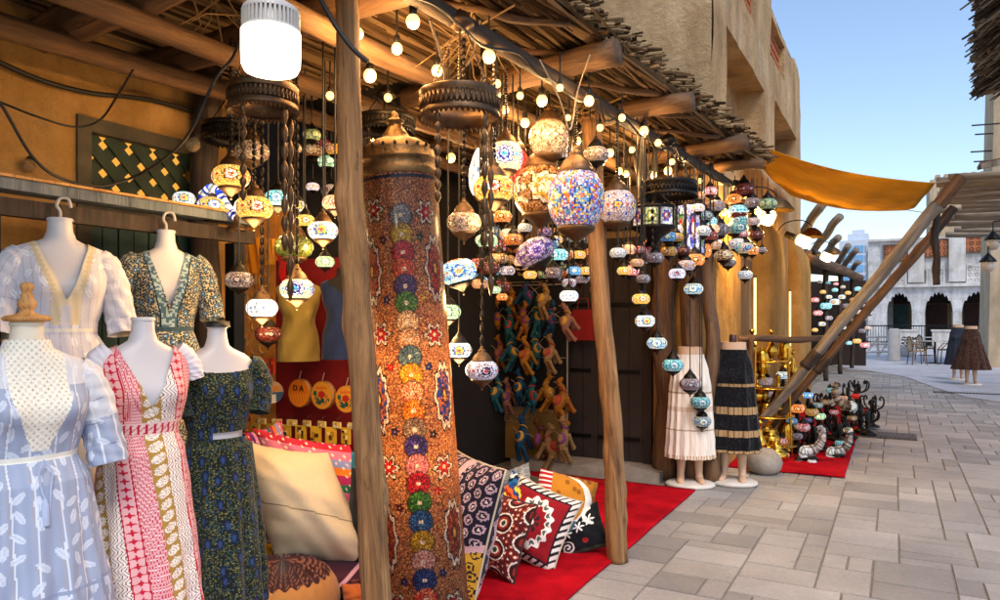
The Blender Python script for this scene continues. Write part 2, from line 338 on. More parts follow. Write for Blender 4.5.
for k in range(7):
    a0 = Wy0-1.5+w+k*(ww-2*w)/7; mb.box((-.05-.004*(k % 2), a0+(ww-2*w)/14, 1.06), (.03, (ww-2*w)/7-.008, 1.8))
mb.build('shutter', M['teal_wood'], lb)
# wooden shelf + rail before the wall
sh = empty('display_rail', (0, 0, 0), 0, 'long bluish wooden rail with dark pipe that the hanging dress forms hook onto', 'rail')
a, b2 = PX(-40, 186, -3.1), PX(252, 222, -3.1); a.z = b2.z = 1.97
sh.location = (-3.1, a.y, 0)
mb = MB(); mb.box((0, (b2.y-a.y)/2, 1.985), (.12, b2.y-a.y, .045)); mb.build('plank', M['wood_bluegrey'], sh)
mb = MB(); mb.box((.01, (b2.y-a.y)/2, 2.014), (.13, b2.y-a.y, .01)); mb.build('edging', M['wood_pale'], sh)
mb = MB(); mb.box((.0, (b2.y-a.y)/2, 1.90), (.05, b2.y-a.y-.01, .07)); mb.build('rail_bar', M['wood_dark'], sh)
for yy in (.1, b2.y-a.y-.1): MB().box((-.02, yy, .93), (.07, .07, 1.86)).build('upright', M['black_metal'], sh)
# ------------------------------------------------------------------ shop alcove (booth) and dark back wall
sh2 = empty('market_shop', (-3.5, 3.5, 0), 0, 'dark open shop interior with red display backdrop and orange panel behind the souvenirs', 'shop')
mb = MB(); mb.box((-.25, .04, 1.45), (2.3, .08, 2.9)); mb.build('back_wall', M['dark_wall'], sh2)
mb = MB(); mb.box((.38, -.035, .93), (1.02, .02, 1.82)); mb.build('red_backdrop', M['red_cloth'], sh2)
mb = MB()
for k in range(6): mb.box((-.63+.125*k, -.036+.004*(k % 2), 1.2), (.118, .02, 2.05))
mb.build('orange_panel', M['orange_panel'], sh2)
mb = MB(); mb.box((-.06, 1.7, 1.5), (.1, 3.3, 3.0)); mb.build('side_wall', M['dark_wall'], sh2)  # near-black colour stands in for the shade of the open shop interior
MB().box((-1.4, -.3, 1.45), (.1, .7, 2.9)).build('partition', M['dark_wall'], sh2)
dp = log('dark_post', (-3.42, 2.78, 0), (-3.42, 2.78, 2.9), .075, .07, M['wood_dark'], seed=5); tag(dp, 'dark square-cut post at the end of the dress rail left of the orange panel', 'post')
# ------------------------------------------------------------------ mud building behind the shop (big one)
bl = empty('mud_building', (-1.49, 6.8, 0), 0, 'tall sand coloured mud plaster building with recessed windows above the shop roof', 'building')
mb = MB(); H1, H2 = 7.6, 5.72; YE = 7.1; STEP = 3.62
f = lambda a, z, d: (-d, a, z)
holes = [(.69, 3.06, 3.38, 4.42, .34), (4.0, 6.5, 3.5, 4.56, .34)]
wall_cells(mb, 0, STEP, 0, H1, [holes[0], (1.35, 2.5, 5.02, 5.8, .1)], f, .5)
wall_cells(mb, STEP, YE, 0, H2, [holes[1], (STEP+.05, STEP+1.35, 5.1, 5.62, .1)], f, .5)
mb.add([(0, STEP, H2), (0, STEP, H1), (-5, STEP, H1), (-5, STEP, H2)], [(0, 1, 2, 3)])
mb.add([(0, STEP, H2), (0, YE, H2), (-5, YE, H2), (-5, STEP, H2)], [(0, 1, 2, 3)]); mb.add([(0, YE, 0), (0, YE, H2), (-5, YE, H2), (-5, YE, 0)], [(0, 1, 2, 3)])
mb.add([(0, 0, H1), (0, STEP, H1), (-5, STEP, H1), (-5, 0, H1)], [(0, 1, 2, 3)])
mb.add([(0, 0, 0), (0, 0, H1), (-5, 0, H1), (-5, 0, 0)], [(0, 1, 2, 3)])
# rounded parapet end
mb.box((-.25, YE-.35, H2+.1), (.5, .7, .22), taper=.85)
# subdivide + jitter so the plaster is not ruler straight
o = mb.build('wall', M['mud'], bl)
bm = bmesh.new(); bm.from_mesh(o.data); bmesh.ops.remove_doubles(bm, verts=bm.verts, dist=.0005); bmesh.ops.subdivide_edges(bm, edges=[e for e in bm.edges if e.calc_length() > .5], cuts=5, use_grid_fill=True)
from mathutils import noise as MN
for v in bm.verts:
    q = MN.noise_vector(v.co*1.3)*.022+MN.noise_vector(v.co*4)*.008; v.co += q
bm.to_mesh(o.data); bm.free()
def carved(y0, y1, z0, z1, nm, parent, x=-.085):
    mb = MB(); mb.box((x-.01, (y0+y1)/2, (z0+z1)/2), (.02, y1-y0, z1-z0)); rg = random.Random(3); n = int((y1-y0)/.11); mz = int((z1-z0)/.11)
    for i in range(n):
        for j in range(mz):
            y = y0+(i+.5)*(y1-y0)/n; z = z0+(j+.5)*(z1-z0)/mz
            mb.tube([Vector((x+.012, y+.04*math.cos(w), z+.04*math.sin(w))) for w in np.linspace(0, 2*PI, 9)], .009, 4, caps=False)
    return mb.build(nm, M['far_red_panel'], parent)
carved(1.36, 2.49, 5.03, 5.79, 'carved_screen', bl); carved(STEP+.06, STEP+1.34, 5.11, 5.61, 'carved_screen', bl)
for (y0, y1, d) in ((2.15, 3.35, .26), (5.35, 6.9, .24)):   # rounded pilasters with sloping top
    nu, nv = 15, 12; G = np.zeros((nu, nv, 3))
    for i in range(nu):
        w = PI*i/(nu-1)
        for j in range(nv):
            z = 2.75*j/(nv-1); s = 1-max(0, (z-2.3)/.45)**2*.8
            G[i, j] = (max(d*s*abs(math.sin(w))**.45, 0)-.003, (y0+y1)/2-(y1-y0)/2*math.copysign(abs(math.cos(w))**.6, math.cos(w)), z)
    G += np.array([[list(MN.noise_vector(Vector(G[i, j])*2.2)*.02) for j in range(nv)] for i in range(nu)])
    G[0, :, 0] = -.01; G[-1, :, 0] = -.01
    grid('pilaster', G, None, M['mud_orange'], bl)  # golden floodlight glow is put into the pilaster colour
# timber window strips with lit tubes between the pilasters
for y0, y1 in ((1.28, 1.85), (3.75, 4.7)):
    MB().box((.02, (y0+y1)/2, 2.05), (.06, y1-y0, .14)).box((.01, (y0+y1)/2, 1.2), (.03, y1-y0-.05, 1.56)).build('window_panel', M['wood_rail'], bl)
for (u, v0, v1, lab) in ((755, 276, 338, 'lit yellow tube lamp on the wall left of the near pilaster'), (790, 290, 339, 'lit yellow tube lamp on the wall between the two pilasters')):
    p = PX(u, v0, -1.40); q = PX(u, v1+30, -1.40)
    e = empty('tube_lamp', (p.x, p.y, q.z), 0, lab, 'lamp', 'lit tube lamps on the wall')
    MB().tube([(0, 0, .02), (0, 0, p.z-q.z-.02)], .013, 8).build('tube', M['neon'], e)
    MB().tube([(0, 0, 0), (0, 0, .02)], .018, 8).build('end_cap', M['black_metal'], e); MB().tube([(0, 0, p.z-q.z-.02), (0, 0, p.z-q.z)], .018, 8).build('end_cap', M['black_metal'], e)
# front wall: lower part with warm lamplight in its colour + door
dr = empty('shop_door', (-2.58, 6.78, 0), 0, 'closed dark plank double door with iron bands behind the red carpet', 'door')
mb = MB()
for k in range(6):
    for s in (-1, 1):
        pass
for k in range(6): mb.box((-.4+.16*k, -.03-.003*(k % 2), 1.15), (.154, .04, 2.2))
mb.build('door_leaf', M['door_wood'], dr)
MB().box((-.51, -.04, 1.17), (.08, .09, 2.34)).box((.51, -.04, 1.17), (.08, .09, 2.34)).box((0, -.04, 2.38), (1.1, .09, .09)).build('door_frame', M['dark_brown'], dr)
mb = MB()
for z in (.3, .95, 1.6): mb.box((.22, -.062, z), (.42, .012, .035)); mb.box((-.22, -.062, z), (.3, .012, .035))
mb.build('hinge', M['black_metal'], dr)
MB().tube([Vector((.03+.03*math.cos(w), -.075, 1.05+.03*math.sin(w))) for w in np.linspace(0, 2*PI, 12)], .005, 6).build('handle', M['black_metal'], dr)
st = MB().box((-2.6, 6.55, .03), (1.5, .42, .1)).build('stone_step', M['stone_ball']); tag(st, 'low grey stone step before the dark plank door', 'step')
# palm trunk slabs on the corner
for i, (u, w_, h, lab) in enumerate(((668, .15, 2.2, 'broad brown palm slab against the wall right of the dark door'), (693, .13, 2.35, 'rough split palm trunk behind the white skirt'), (709, .09, 2.5, 'thin leaning palm trunk at the building corner above the skirts'))):
    p = PY(u, 400, 6.62-.05*i); o = log('timber_slab', (p.x, p.y, 0), (p.x-.05+.03*i, p.y-.02, h), w_*.8, w_*.65, M['wood_rail'], seed=30+i, wob=.05, knots=6); tag(o, lab, 'timber')
# added skin on the lower wall corner, lamplight put into its orange
wp = MB().box((-.33, -.02, 1.25), (.62, .036, 2.5)).box((.02, .62, 1.25), (.036, 1.22, 2.5)).build('lamplit_skin', M['mud_orange'], bl)
# ------------------------------------------------------------------ canopy
EZ = 2.9
def eave_x(y): return -1.33+(y-3.15)*.077
def beam_x(y): return -1.58+(y-2.47)*.06
cn = empty('palm_canopy', (-1.5, 3.5, 2.6), 0, 'shaggy palm frond shop roof on rough palm logs shading the whole lantern stall', 'canopy')
def W2(p): return (p[0]+1.5, p[1]-3.5, p[2]-2.6)
lg = [(1.8, -3.6, -1.36, .085), (2.35, -4.3, -1.3, .075), (3.5, -3.6, -1.24, .068), (4.5, -3.6, -1.1, .062), (5.75, -3.6, -1.0, .06), (6.55, -3.6, -1.0, .05)]
for i, (y, xa, xb, r) in enumerate(lg): log('cross_log', W2((xa, y+.12, 2.76)), W2((xb, y, 2.8)), r*.85, r, M['wood_beam'], cn, seed=50+i, wob=.03, knots=4)
log('eave_beam', W2((beam_x(-.5), -.5, 2.67)), W2((beam_x(6.75), 6.75, 2.69)), .035, .035, M['wood_dark'], cn, seed=61, wob=.003, seg=160, knots=0)
for i, x in enumerate((-2.15, -2.75, -3.25)): log('long_log', W2((x, -.3, 2.65)), W2((x+.25, 6.7, 2.69)), .055, .04, M['wood_beam'], cn, seed=70+i, wob=.03, seg=50, knots=8)
mb = MB(); rg = random.Random(4); pal = [hx(c) for c in ('5c4630', '6b543a', '45321f', '7c6448', '352516', '8a7050')]
mbu = MB()
for k in range(2300):     # under layer: long thin stalks along the eave
    x = rg.uniform(-3.55, 0)
    y = rg.uniform(-.6, 6.6); ex = eave_x(y); x = -3.6+(ex+3.6)*rg.random()**.8; ln = rg.uniform(.7, 1.7); z = rg.uniform(2.875, 2.92); a = rg.gauss(.07, .05)
    mbu.tube([W2((x-math.sin(a)*ln/2, y-ln/2, z)), W2((x, y, z-.006)), W2((x+math.sin(a)*ln/2, min(y+ln/2, 7.2), z+rg.uniform(-.01, .01)))], rg.uniform(.006, .013), 4, col=pal[rg.randrange(6)]*rg.uniform(.7, 1.1), sm=False)
mbu.build('frond_stalks', M['thatch'], cn, colors=True)
y = -.7
while y < 7.1:            # upper layer: stalk ends fanning out over the eave
    ex = eave_x(y)
    for q in range(7):
        ln = rg.uniform(.35, .9); z = 2.93+.024*q+rg.uniform(-.012, .012); a = rg.gauss(.25, .22); x1 = ex+rg.gauss(-.02+.0*q, .045)-.012*q; r = rg.uniform(.007, .016)
        dy = math.sin(a)*ln; mb.tube([W2((x1-ln*math.cos(a), y-dy, z)), W2((x1-ln*.4*math.cos(a), y-dy*.4, z+rg.uniform(-.008, .008))), W2((x1, y, z+rg.gauss(-.005, .018)))], [r, r, r*.8], 5, col=pal[rg.randrange(6)]*rg.uniform(.75, 1.3), sm=False)
    y += rg.uniform(.008, .018)
for k in range(260):      # end of the roof at the building corner
    x = rg.uniform(-1.9, -1.05); ln = rg.uniform(.3, .7); z = rg.uniform(2.9, 3.06); y1 = 7.12+rg.gauss(0, .05)
    mb.tube([W2((x-.1, y1-ln, z)), W2((x+rg.gauss(0, .04), y1, z))], rg.uniform(.007, .014), 4, col=pal[rg.randrange(6)]*rg.uniform(.7, 1.2), sm=False)
mb.build('thatch', M['thatch'], cn, colors=True)
MB().add([W2((-3.6, -.7, 3.1)), W2((eave_x(-.7)-.12, -.7, 3.08)), W2((eave_x(7)-.14, 7.0, 3.08)), W2((-3.6, 7.0, 3.1)), W2((-3.6, -.7, 2.935)), W2((eave_x(-.7)-.1, -.7, 2.935)), W2((eave_x(7)-.12, 7.0, 2.935)), W2((-3.6, 7.0, 2.935))],
         [(0, 1, 2, 3), (7, 6, 5, 4), (0, 4, 5, 1), (1, 5, 6, 2), (2, 6, 7, 3), (3, 7, 4, 0)]).build('roof_sheet', solid('mat_roof', '5e4a34', 1, 0, .35, 12, .8), cn)  # solid sheet added within the thatch to block light from above
for i in range(9):        # slanted battens under the overhang
    y = 1.6+.62*i; log('batten', W2((beam_x(y)-.35, y-.3, 2.86)), W2((eave_x(y+.35)-.05, y+.35, 2.86)), .018, .022, M['wood_beam'], cn, n=8, seg=8, seed=90+i, knots=1)
for k, (x, y) in enumerate([(-1.9, 1.2), (-2.4, 1.5), (-1.7, 2.9), (-2.6, 2.2), (-2.0, 3.2), (-1.8, 4.3), (-2.9, 1.0), (-2.2, .9)]):   # loose dry fronds poking down
    mb = MB()
    for q in range(9):
        a = rg.uniform(0, 6.3); l = rg.uniform(.08, .3); mb.tube([W2((x+rg.gauss(0, .1), y+rg.gauss(0, .1), 2.86)), W2((x+math.cos(a)*l*.5, y+math.sin(a)*l*.5, 2.82-l*.3)), W2((x+math.cos(a)*l, y+math.sin(a)*l, 2.8-l*.6))], [.006, .004, .001], 4, sm=False, col=hx('8a6f4c'))
    mb.build('loose_frond', M['thatch'], cn, colors=True)
# posts
def post(base, top, r0, r1, lab, mat='wood_post', seed=1, cat='post', kn=13):
    o = log('wooden_post', base, top, r0, r1, M[mat], seed=seed, knots=kn, seg=110, n=26, wob=.016, sway=.016); tag(o, lab, cat); return o
p0 = P(385, 320, 2.6); p1 = P(343, 320, 2.6); post((p0.x, p0.y, 0), (p1.x, p1.y, 2.68), .052, .043, 'knotty pale tree-trunk post left of the tall mosaic column', seed=3)
p0 = PG(617, 560); p1 = P(592, 320, 4.4); post((p0.x, p0.y, 0), (p1.x, p1.y, 2.66), .066, .052, 'brown knotty tree-trunk post standing on the edge of the red carpet', seed=8)
p0 = P(650, 320, 5.3); post((p0.x, p0.y, 1.9), (p0.x-.05, p0.y, 2.68), .05, .05, 'short dark post hanging under the eave beam above the panelled lantern', 'wood_dark', seed=9)
# ------------------------------------------------------------------ shade sail and its two raking poles
A_, B_, C_, D_ = Vector(PX(739, 137, -1.45)), P(935, 183, 6.9), P(907, 210, 9.5), Vector((-1.45, 12.2, 3.42))
n = 30; G = np.zeros((n, n, 3)); G2 = np.zeros((n, n, 3))
for i in range(n):
    for j in range(n):
        s, t = i/(n-1), j/(n-1); q = (A_*(1-s)+B_*s)*(1-t)+(D_*(1-s)+C_*s)*t; q.z -= .13*math.sin(PI*s)*(.75+.25*math.sin(PI*t))+.05*math.sin(PI*t)-.015*math.sin(s*30+t*9)*math.sin(PI*t)
        G[i, j] = q; G2[i, j] = q+Vector((0, 0, .006))
ss = empty('shade_sail', A_, 0, 'mustard yellow cloth shade sail stretched from the mud building over the street', 'awning')
o = grid('cloth', G-np.array(A_), None, M['sail'], ss); o.modifiers.new('t', 'SOLIDIFY').thickness = .006
for (p, q) in ((B_, P(957, 180, 6.8)), (C_, P(926, 213, 9.3))): MB().tube([p-A_, q-A_], .006, 6).build('rope', M['cord_pale'], ss)
for (s0, s1, u0, v0, t0, u1, v1, t1, r0, r1, lab) in ((21, 33, 752, 431, 7.7, 962, 177, 6.8, .052, .058, 'upper of two long raking poles, pale grey with a dark tip, leaning over the street'), (22, 34, 768, 430, 8.0, 954, 208, 7.4, .043, .047, 'lower and browner of two long raking poles leaning over the street')):
    p, q = P(u0, v0, t0), P(u1, v1, t1); e = empty('raking_pole', (p.x, p.y, p.z), 0, lab, 'pole'); q = q-p
    log('shaft', (0, 0, 0), q*.9, r0, r1, M['wood_grey' if s0 == 21 else 'wood_rail'], e, seed=s0, wob=.008, seg=60, knots=5, sway=.01)
    log('tip', q*.9, q, r1*1.03, r1*1.08, M['wood_rail'] if s0 == 21 else M['wood_dark'], e, seed=s1, wob=.004, knots=2)
    for s in (.32,): log('binding', q*(s-.045), q*(s+.02), r0*1.14, r0*1.14, M['wood_dark'], e, seed=s1+5, wob=.003, knots=0, seg=6)
o = log('dark_plank', P(937, 285, 7.0), P(935, 206, 7.0), .03, .035, M['wood_dark'], seed=77); tag(o, 'dark weathered plank hanging straight down from the tip of the lower pole', 'plank')
# horizontal rail by the lamps
e = empty('timber_rail', PG(742, 460), 0, 'rough brown horizontal timber rail above the brass lamps', 'rail')
e.location.z = 0; l0 = e.location.copy(); a = P(737, 339, 7.6); b2 = P(845, 339, 9.2)
log('bar', a-l0, b2-l0, .04, .035, M['wood_rail'], e, seed=80, wob=.02, seg=40)
log('upright', (a.x-l0.x+.12, a.y-l0.y+.15, 0), (a.x-l0.x+.12, a.y-l0.y+.15, a.z+.02), .03, .03, M['wood_rail'], e, seed=81)
# ------------------------------------------------------------------ far buildings
solid('dark_maroon', '3a1c16', .8, 0, .3, 5, .2)
wb = empty('arcade_building', (0, 45, 0), 0, 'white carved stone arcade building with scalloped arches across the plaza', 'building')
def X45(u, y=45): return PY(u, 300, y).x
def Z45(u, v, y=45): return PY(u, v, y).z
xs0, xs1 = X45(868), X45(1060); ztop = Z45(930, 238); mb = MB()
arches = [(887, 912), (925, 953), (962, 995), (1008, 1040)]
zs = Z45(930, 312); za = Z45(930, 292)
def arch_top(s):          # scalloped outline, s in 0..1
    return abs(math.sin(s*PI))**.55*(.86)+.14*abs(math.sin(s*PI*7))
edges = [xs0]
for (ua, ub) in arches:
    xa, xb = X45(ua), X45(ub); mb.add([(edges[-1], 0, 0), (xa, 0, 0), (xa, 0, zs), (edges[-1], 0, zs)], [(0, 1, 2, 3)]); edges.append(xb)
    mb.add([(xa, 0, 0), (xa, 1, 0), (xa, 1, zs), (xa, 0, zs)], [(0, 1, 2, 3)]); mb.add([(xb, 0, 0), (xb, 1, 0), (xb, 1, zs), (xb, 0, zs)], [(0, 1, 2, 3)])
    K = 42; pr = [(xa+(xb-xa)*k/K, zs+(za-zs)*arch_top(k/K)) for k in range(K+1)]
    for k in range(K):
        (p, z), (q, z2) = pr[k], pr[k+1]; mb.add([(p, 0, z), (q, 0, z2), (q, 0, za+.25), (p, 0, za+.25)], [(0, 1, 2, 3)]); mb.add([(p, 0, z), (q, 0, z2), (q, .5, z2), (p, .5, z)], [(0, 1, 2, 3)])
mb.add([(edges[-1], 0, 0), (xs1, 0, 0), (xs1, 0, zs), (edges[-1], 0, zs)], [(0, 1, 2, 3)])
e2 = [xs0]+[x for (ua, ub) in arches for x in (X45(ua), X45(ub))]+[xs1]
for k in range(0, len(e2), 2): mb.add([(e2[k], 0, zs), (e2[k+1], 0, zs), (e2[k+1], 0, za+.25), (e2[k], 0, za+.25)], [(0, 1, 2, 3)])
mb.add([(xs0, 0, za+.25), (xs1, 0, za+.25), (xs1, 0, ztop), (xs0, 0, ztop)], [(0, 1, 2, 3)])
mb.add([(xs0, 0, 0), (xs0, 0, ztop), (xs0, 8, ztop), (xs0, 8, 0)], [(0, 1, 2, 3)]); mb.add([(xs0, 0, ztop), (xs1, 0, ztop), (xs1, 8, ztop), (xs0, 8, ztop)], [(0, 1, 2, 3)])
mb.build('wall', M['white_stone'], wb)
MB().box(((xs0+xs1)/2, -.1, za+.35), (xs1-xs0, .3, .16)).box(((xs0+xs1)/2, -.07, ztop-.02), (xs1-xs0, .2, .12)).build('cornice', M['white_lime'], wb)
for u in (916, 957, 1000): x = X45(u); MB().box((x, -.1, (za+.45+ztop)/2), (.75, .22, ztop-za-.6)).build('pier', M['white_lime'], wb)
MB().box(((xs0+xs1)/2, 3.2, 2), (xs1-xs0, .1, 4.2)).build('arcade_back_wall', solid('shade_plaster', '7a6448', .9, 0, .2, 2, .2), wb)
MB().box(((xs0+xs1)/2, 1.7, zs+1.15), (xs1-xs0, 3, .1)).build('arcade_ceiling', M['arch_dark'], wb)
for u, mt in ((899, 'teal_wood'), (937, 'dark_maroon'), (975, 'dark_maroon')):
    x = X45(u, 48.1); MB().box((x, 3.1, 1.2), (1.0, .08, 2.3)).build('door', M[mt], wb); MB().box((x, 3.1, 2.85), (2.6, .12, .9)).build('beam', M['arch_dark'], wb)
for (u0, u1, v0, v1, k) in ((884, 908, 245, 261, 'w'), (921, 949, 241, 258, 'w'), (961, 989, 238, 255, 'w'), (892, 906, 272, 287, 's'), (927, 944, 270, 285, 's'), (967, 987, 268, 284, 's')):
    x0, x1 = X45(u0), X45(u1); z0, z1 = Z45(900, v1), Z45(900, v0); mb = MB(); mb.box(((x0+x1)/2, -.06, (z0+z1)/2), (x1-x0, .12, z1-z0))
    nx, nz = max(3, int((x1-x0)/.26)), max(2, int((z1-z0)/.26)); fm = MB()
    for i in range(nx):
        for j in range(nz):
            cx, cz = x0+(i+.5)*(x1-x0)/nx, z0+(j+.5)*(z1-z0)/nz
            fm.tube([Vector((cx+.09*math.cos(w), -.13, cz+.09*math.sin(w))) for w in np.linspace(0, 2*PI, 7)], .02, 4, caps=False)
    fm.box(((x0+x1)/2, -.1, z1), (x1-x0+.1, .1, .08)).box(((x0+x1)/2, -.1, z0), (x1-x0+.1, .1, .08)).box((x0, -.1, (z0+z1)/2), (.08, .098, z1-z0)).box((x1, -.1, (z0+z1)/2), (.08, .098, z1-z0))
    o = mb.build('carved_panel', M['far_red_panel' if k == 'w' else 'white_lime'], wb); fm.build('carving', M['wood_rail' if k == 'w' else 'white_lime'], o)
# tan upper block + left tan block
tb = empty('tan_building', (X45(930, 50), 50, 0), 0, 'plain sandy building block rising behind the white arcade', 'building')
w = X45(1060, 50)-X45(929, 50); h = Z45(930, 180, 50); MB().box((w/2, 3, h/2), (w, 6, h)).build('wall', M['mud_far'], tb)
mb = MB()
for k in range(14): mb.box((.4+k*w/14, 2.9, h+.12), (w/14*.55, 5.8, .3))
mb.build('parapet', M['mud_far'], tb); MB().box((w/2, -.06, Z45(930, 222, 50)), (w, .12, .12)).build('ledge', M['mud_far'], tb)
t2 = empty('stone_house', (X45(866, 48), 48, 0), 0, 'pale stone house between the glass tower and the arcade', 'building')
w = X45(893, 48)-X45(866, 48); h = Z45(870, 243, 48); MB().box((w/2, 2, h/2), (w, 4, h)).build('wall', M['white_stone'], t2); MB().box((w/2, -.03, h-.5), (w, .1, .1)).build('cornice', M['white_stone'], t2)
for k in range(4): MB().box((w*(k+.5)/4, -.01, h-1.5), (w/9, .06, .8)).build('window', M['arch_dark'], t2)
tw = empty('office_tower', (PY(858, 300, 200).x, 200, 0), 0, 'distant white high-rise with blue glass front on the skyline', 'building')
s = 1; x0, x1 = PY(839, 300, 200).x-tw.location.x, PY(881, 300, 200).x-tw.location.x; zt = PY(860, 240, 200).z; wd = x1-x0
MB().box(((x0+x1)/2, 6, zt/2), (wd, 12, zt)).box(((x0+x1)/2-.5, 6, zt+.9), (wd*.5, 8, 1.8)).box(((x0+x1)/2-.5, 6, zt+2.3), (wd*.3, 5, 1.2)).build('wall', M['tower_white'], tw)
for i in range(9):
    for j in range(3):
        z = zt-2.2-i*2.4; x = x0+wd*(.14+.26*j)
        MB().box((x+wd*.08, -.05, z), (wd*.22, .3, 1.7)).build('window', M['glass_blue'], tw)
# plaza furniture: ramp with white railing, bollards
rl = empty('white_railing', PG(862, 358), 0, 'low white timber railing with diagonal braces at the edge of the plaza', 'railing')
a, b2 = PG(834, 359), PG(892, 357); rl.location = (a.x, a.y, 0); d = b2-a; mb = MB()
for z in (.22, .52, .8): mb.tube([(0, 0, z), (d.x, d.y, z)], .045, 6)
mb.build('bar', M['stone_white'], rl); mb = MB()
for k in range(4): s0, s1 = k/4, (k+1)/4; mb.tube([(d.x*s0, d.y*s0, .05), (d.x*s1, d.y*s1, .78)], .035, 6)
mb.build('brace', M['stone_white'], rl)
for k in range(5): MB().box((d.x*k/4, d.y*k/4, .42), (.09, .09, .84)).build('post', M['stone_white'], rl)
for (u, v, w_, h, lab) in ((894, 361, .2, 1.15, 'thick round stone bollard at the right end of the white railing'), (845, 359, .2, 1.1, 'thick round stone bollard behind the crossed poles')):
    p = PG(u, v); o = MB().lathe([(0, 0), (w_*1.1, 0), (w_*1.05, .06), (w_, .1), (w_*.95, h-.08), (w_*.7, h), (0, h)], 20).build('stone_bollard', M['stone_white'], loc=p); tag(o, lab, 'bollard')
fr = empty('iron_fence', (PY(868, 345, 43).x, 43, 0), 0, 'thin dark iron fence in front of the arches', 'fence'); x1 = PY(1040, 340, 43).x-fr.location.x; mb = MB()
mb.tube([(0, 0, 1.15), (x1, 0, 1.15)], .035, 6).tube([(0, 0, .3), (x1, 0, .3)], .03, 6)
for k in range(60): mb.tube([(x1*k/60, 0, 0), (x1*k/60, 0, 1.15)], .014, 5)
mb.build('rails', M['black_metal'], fr)
for k, (u, lab) in enumerate(((905, 'pale stone planter block left of the fence panel under the first arch'), (945, 'pale stone planter block under the middle arch'), (985, 'pale stone planter block under the right arch'))):
    x = PY(u, 345, 42).x; o = MB().box((0, 0, .45), (1.1, .6, .9)).box((0, 0, .93), (1.2, .7, .08)).build('stone_block', M['white_lime'], loc=(x, 42, 0)); tag(o, lab, 'planter')
# drain covers
for (u, v, w_, l_, lab, nm) in ((888, 436, .62, .5, 'square cast metal drain cover in the paving before the lamp carpet', 'drain_cover'), (972, 394, 1.3, .22, 'long narrow slotted drain grate beside the dark skirt stands', 'drain_grate')):
    p = PG(u, v); mb = MB(); mb.box((0, 0, .006), (w_, l_, .016)); n = 12 if w_ < 1 else 24
    for k in range(n): mb.box((-w_/2+(k+.5)*w_/n, 0, .018), (w_/n*.55, l_*.86, .012))
    o = mb.build(nm, M['drain'], loc=p); tag(o, lab, 'drain')
# ------------------------------------------------------------------ second canopy down the street
c2 = empty('far_canopy', (-1.5, 15.5, 0), 0, 'smaller far shop canopy with lit timber edge beyond the mud building', 'canopy')
a = P(806, 256, 14.2); b2 = P(860, 278, 22.0); l0 = c2.location
log('edge_beam', a-l0, b2-l0, .12, .12, M['wood_beam'], c2, seed=201, knots=2)
bk = [(a.x-2.6, a.y, a.z+.3), (b2.x-2.6, b2.y, b2.z+.3)]
MB().add([a-l0, b2-l0, Vector(bk[1])-l0, Vector(bk[0])-l0, a-l0+Vector((0, 0, .12)), b2-l0+Vector((0, 0, .12)), Vector(bk[1])-l0+Vector((0, 0, .12)), Vector(bk[0])-l0+Vector((0, 0, .12))], [(0, 1, 2, 3), (4, 5, 6, 7), (0, 1, 5, 4), (1, 2, 6, 5), (2, 3, 7, 6), (3, 0, 4, 7)]).build('roof_sheet', M['mat_roof'], c2)
for k in range(4): s = .1+.28*k; q = a.lerp(b2, s); log('post', (q.x-.15-l0.x, q.y-l0.y, 0), (q.x-.15-l0.x, q.y-l0.y, q.z), .06, .06, M['wood_dark'], c2, seed=210+k)
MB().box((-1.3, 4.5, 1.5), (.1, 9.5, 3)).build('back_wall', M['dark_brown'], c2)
xe = PY(866, 300, 25.5).x-l0.x; MB().box(((xe-3.5)/2, 10, 1.35), (xe+3.5, .12, 2.7)).build('shade_sheet', M['dark_brown'], c2)  # added dark sheet, stands in for the shade inside the far shop
for k, (u0, v0, u1, v1, t) in enumerate(((796, 243, 822, 204, 13.5), (811, 254, 840, 216, 15.5), (822, 258, 838, 237, 17), (836, 266, 848, 246, 18.5), (842, 268, 856, 250, 20), (849, 273, 858, 262, 21.5))):
    o = log('rafter', P(u0, v0, t)-l0, P(u1, v1, t-1)-l0, .07, .08, M['wood_grey'], c2, seed=220+k, n=10, seg=8)
# ------------------------------------------------------------------ right side: thatched eave, pergola, tower
rt = empty('thatched_roof', (1.0, 10, 4.2), 0, 'ragged grey thatched eave hanging in at the top right corner', 'roof'); l0 = rt.location; mb = MB(); rg = random.Random(9)
A1, B1 = P(984, 90, 10.0), P(990, -150, 4.6)
mb.add([A1-l0, B1-l0, B1-l0+Vector((2.5, -.4, .5)), A1-l0+Vector((2.5, -.3, .5)), A1-l0+Vector((0, 0, .25)), B1-l0+Vector((0, 0, .25)), B1-l0+Vector((2.5, -.4, .75)), A1-l0+Vector((2.5, -.3, .75))], [(0, 1, 2, 3), (4, 5, 6, 7), (0, 1, 5, 4), (1, 2, 6, 5), (2, 3, 7, 6), (3, 0, 4, 7)], col=hx('4a4038'))
pal2 = [hx(c) for c in ('5d544a', '756b5e', '463e36', '8a8072', '3a332c')]
for k in range(2600):
    s = rg.random(); q = A1.lerp(B1, s)-l0+Vector((rg.random()**2*.5, 0, rg.uniform(-.05, .28))); ln = rg.uniform(.08, .2)*(1+.5*math.sin(s*31)*math.sin(s*13)); d = Vector((-rg.uniform(.5, 1), rg.gauss(0, .25), -rg.uniform(.5, .9))).normalized()*ln
    mb.tube([q+Vector((.1, 0, .05)), q+d], [rg.uniform(.008, .02), rg.uniform(.006, .012)], 4, sm=False, col=pal2[rg.randrange(5)]*rg.uniform(.7, 1.3))
mb.build('thatch', M['thatch'], rt, colors=True)
for k in range(3): log('rafter', A1.lerp(B1, .05+.3*k)-l0+Vector((.02, 0, -.1)), A1.lerp(B1, .05+.3*k)-l0+Vector((2, 0, .3)), .06, .06, M['wood_grey'], rt, seed=300+k)
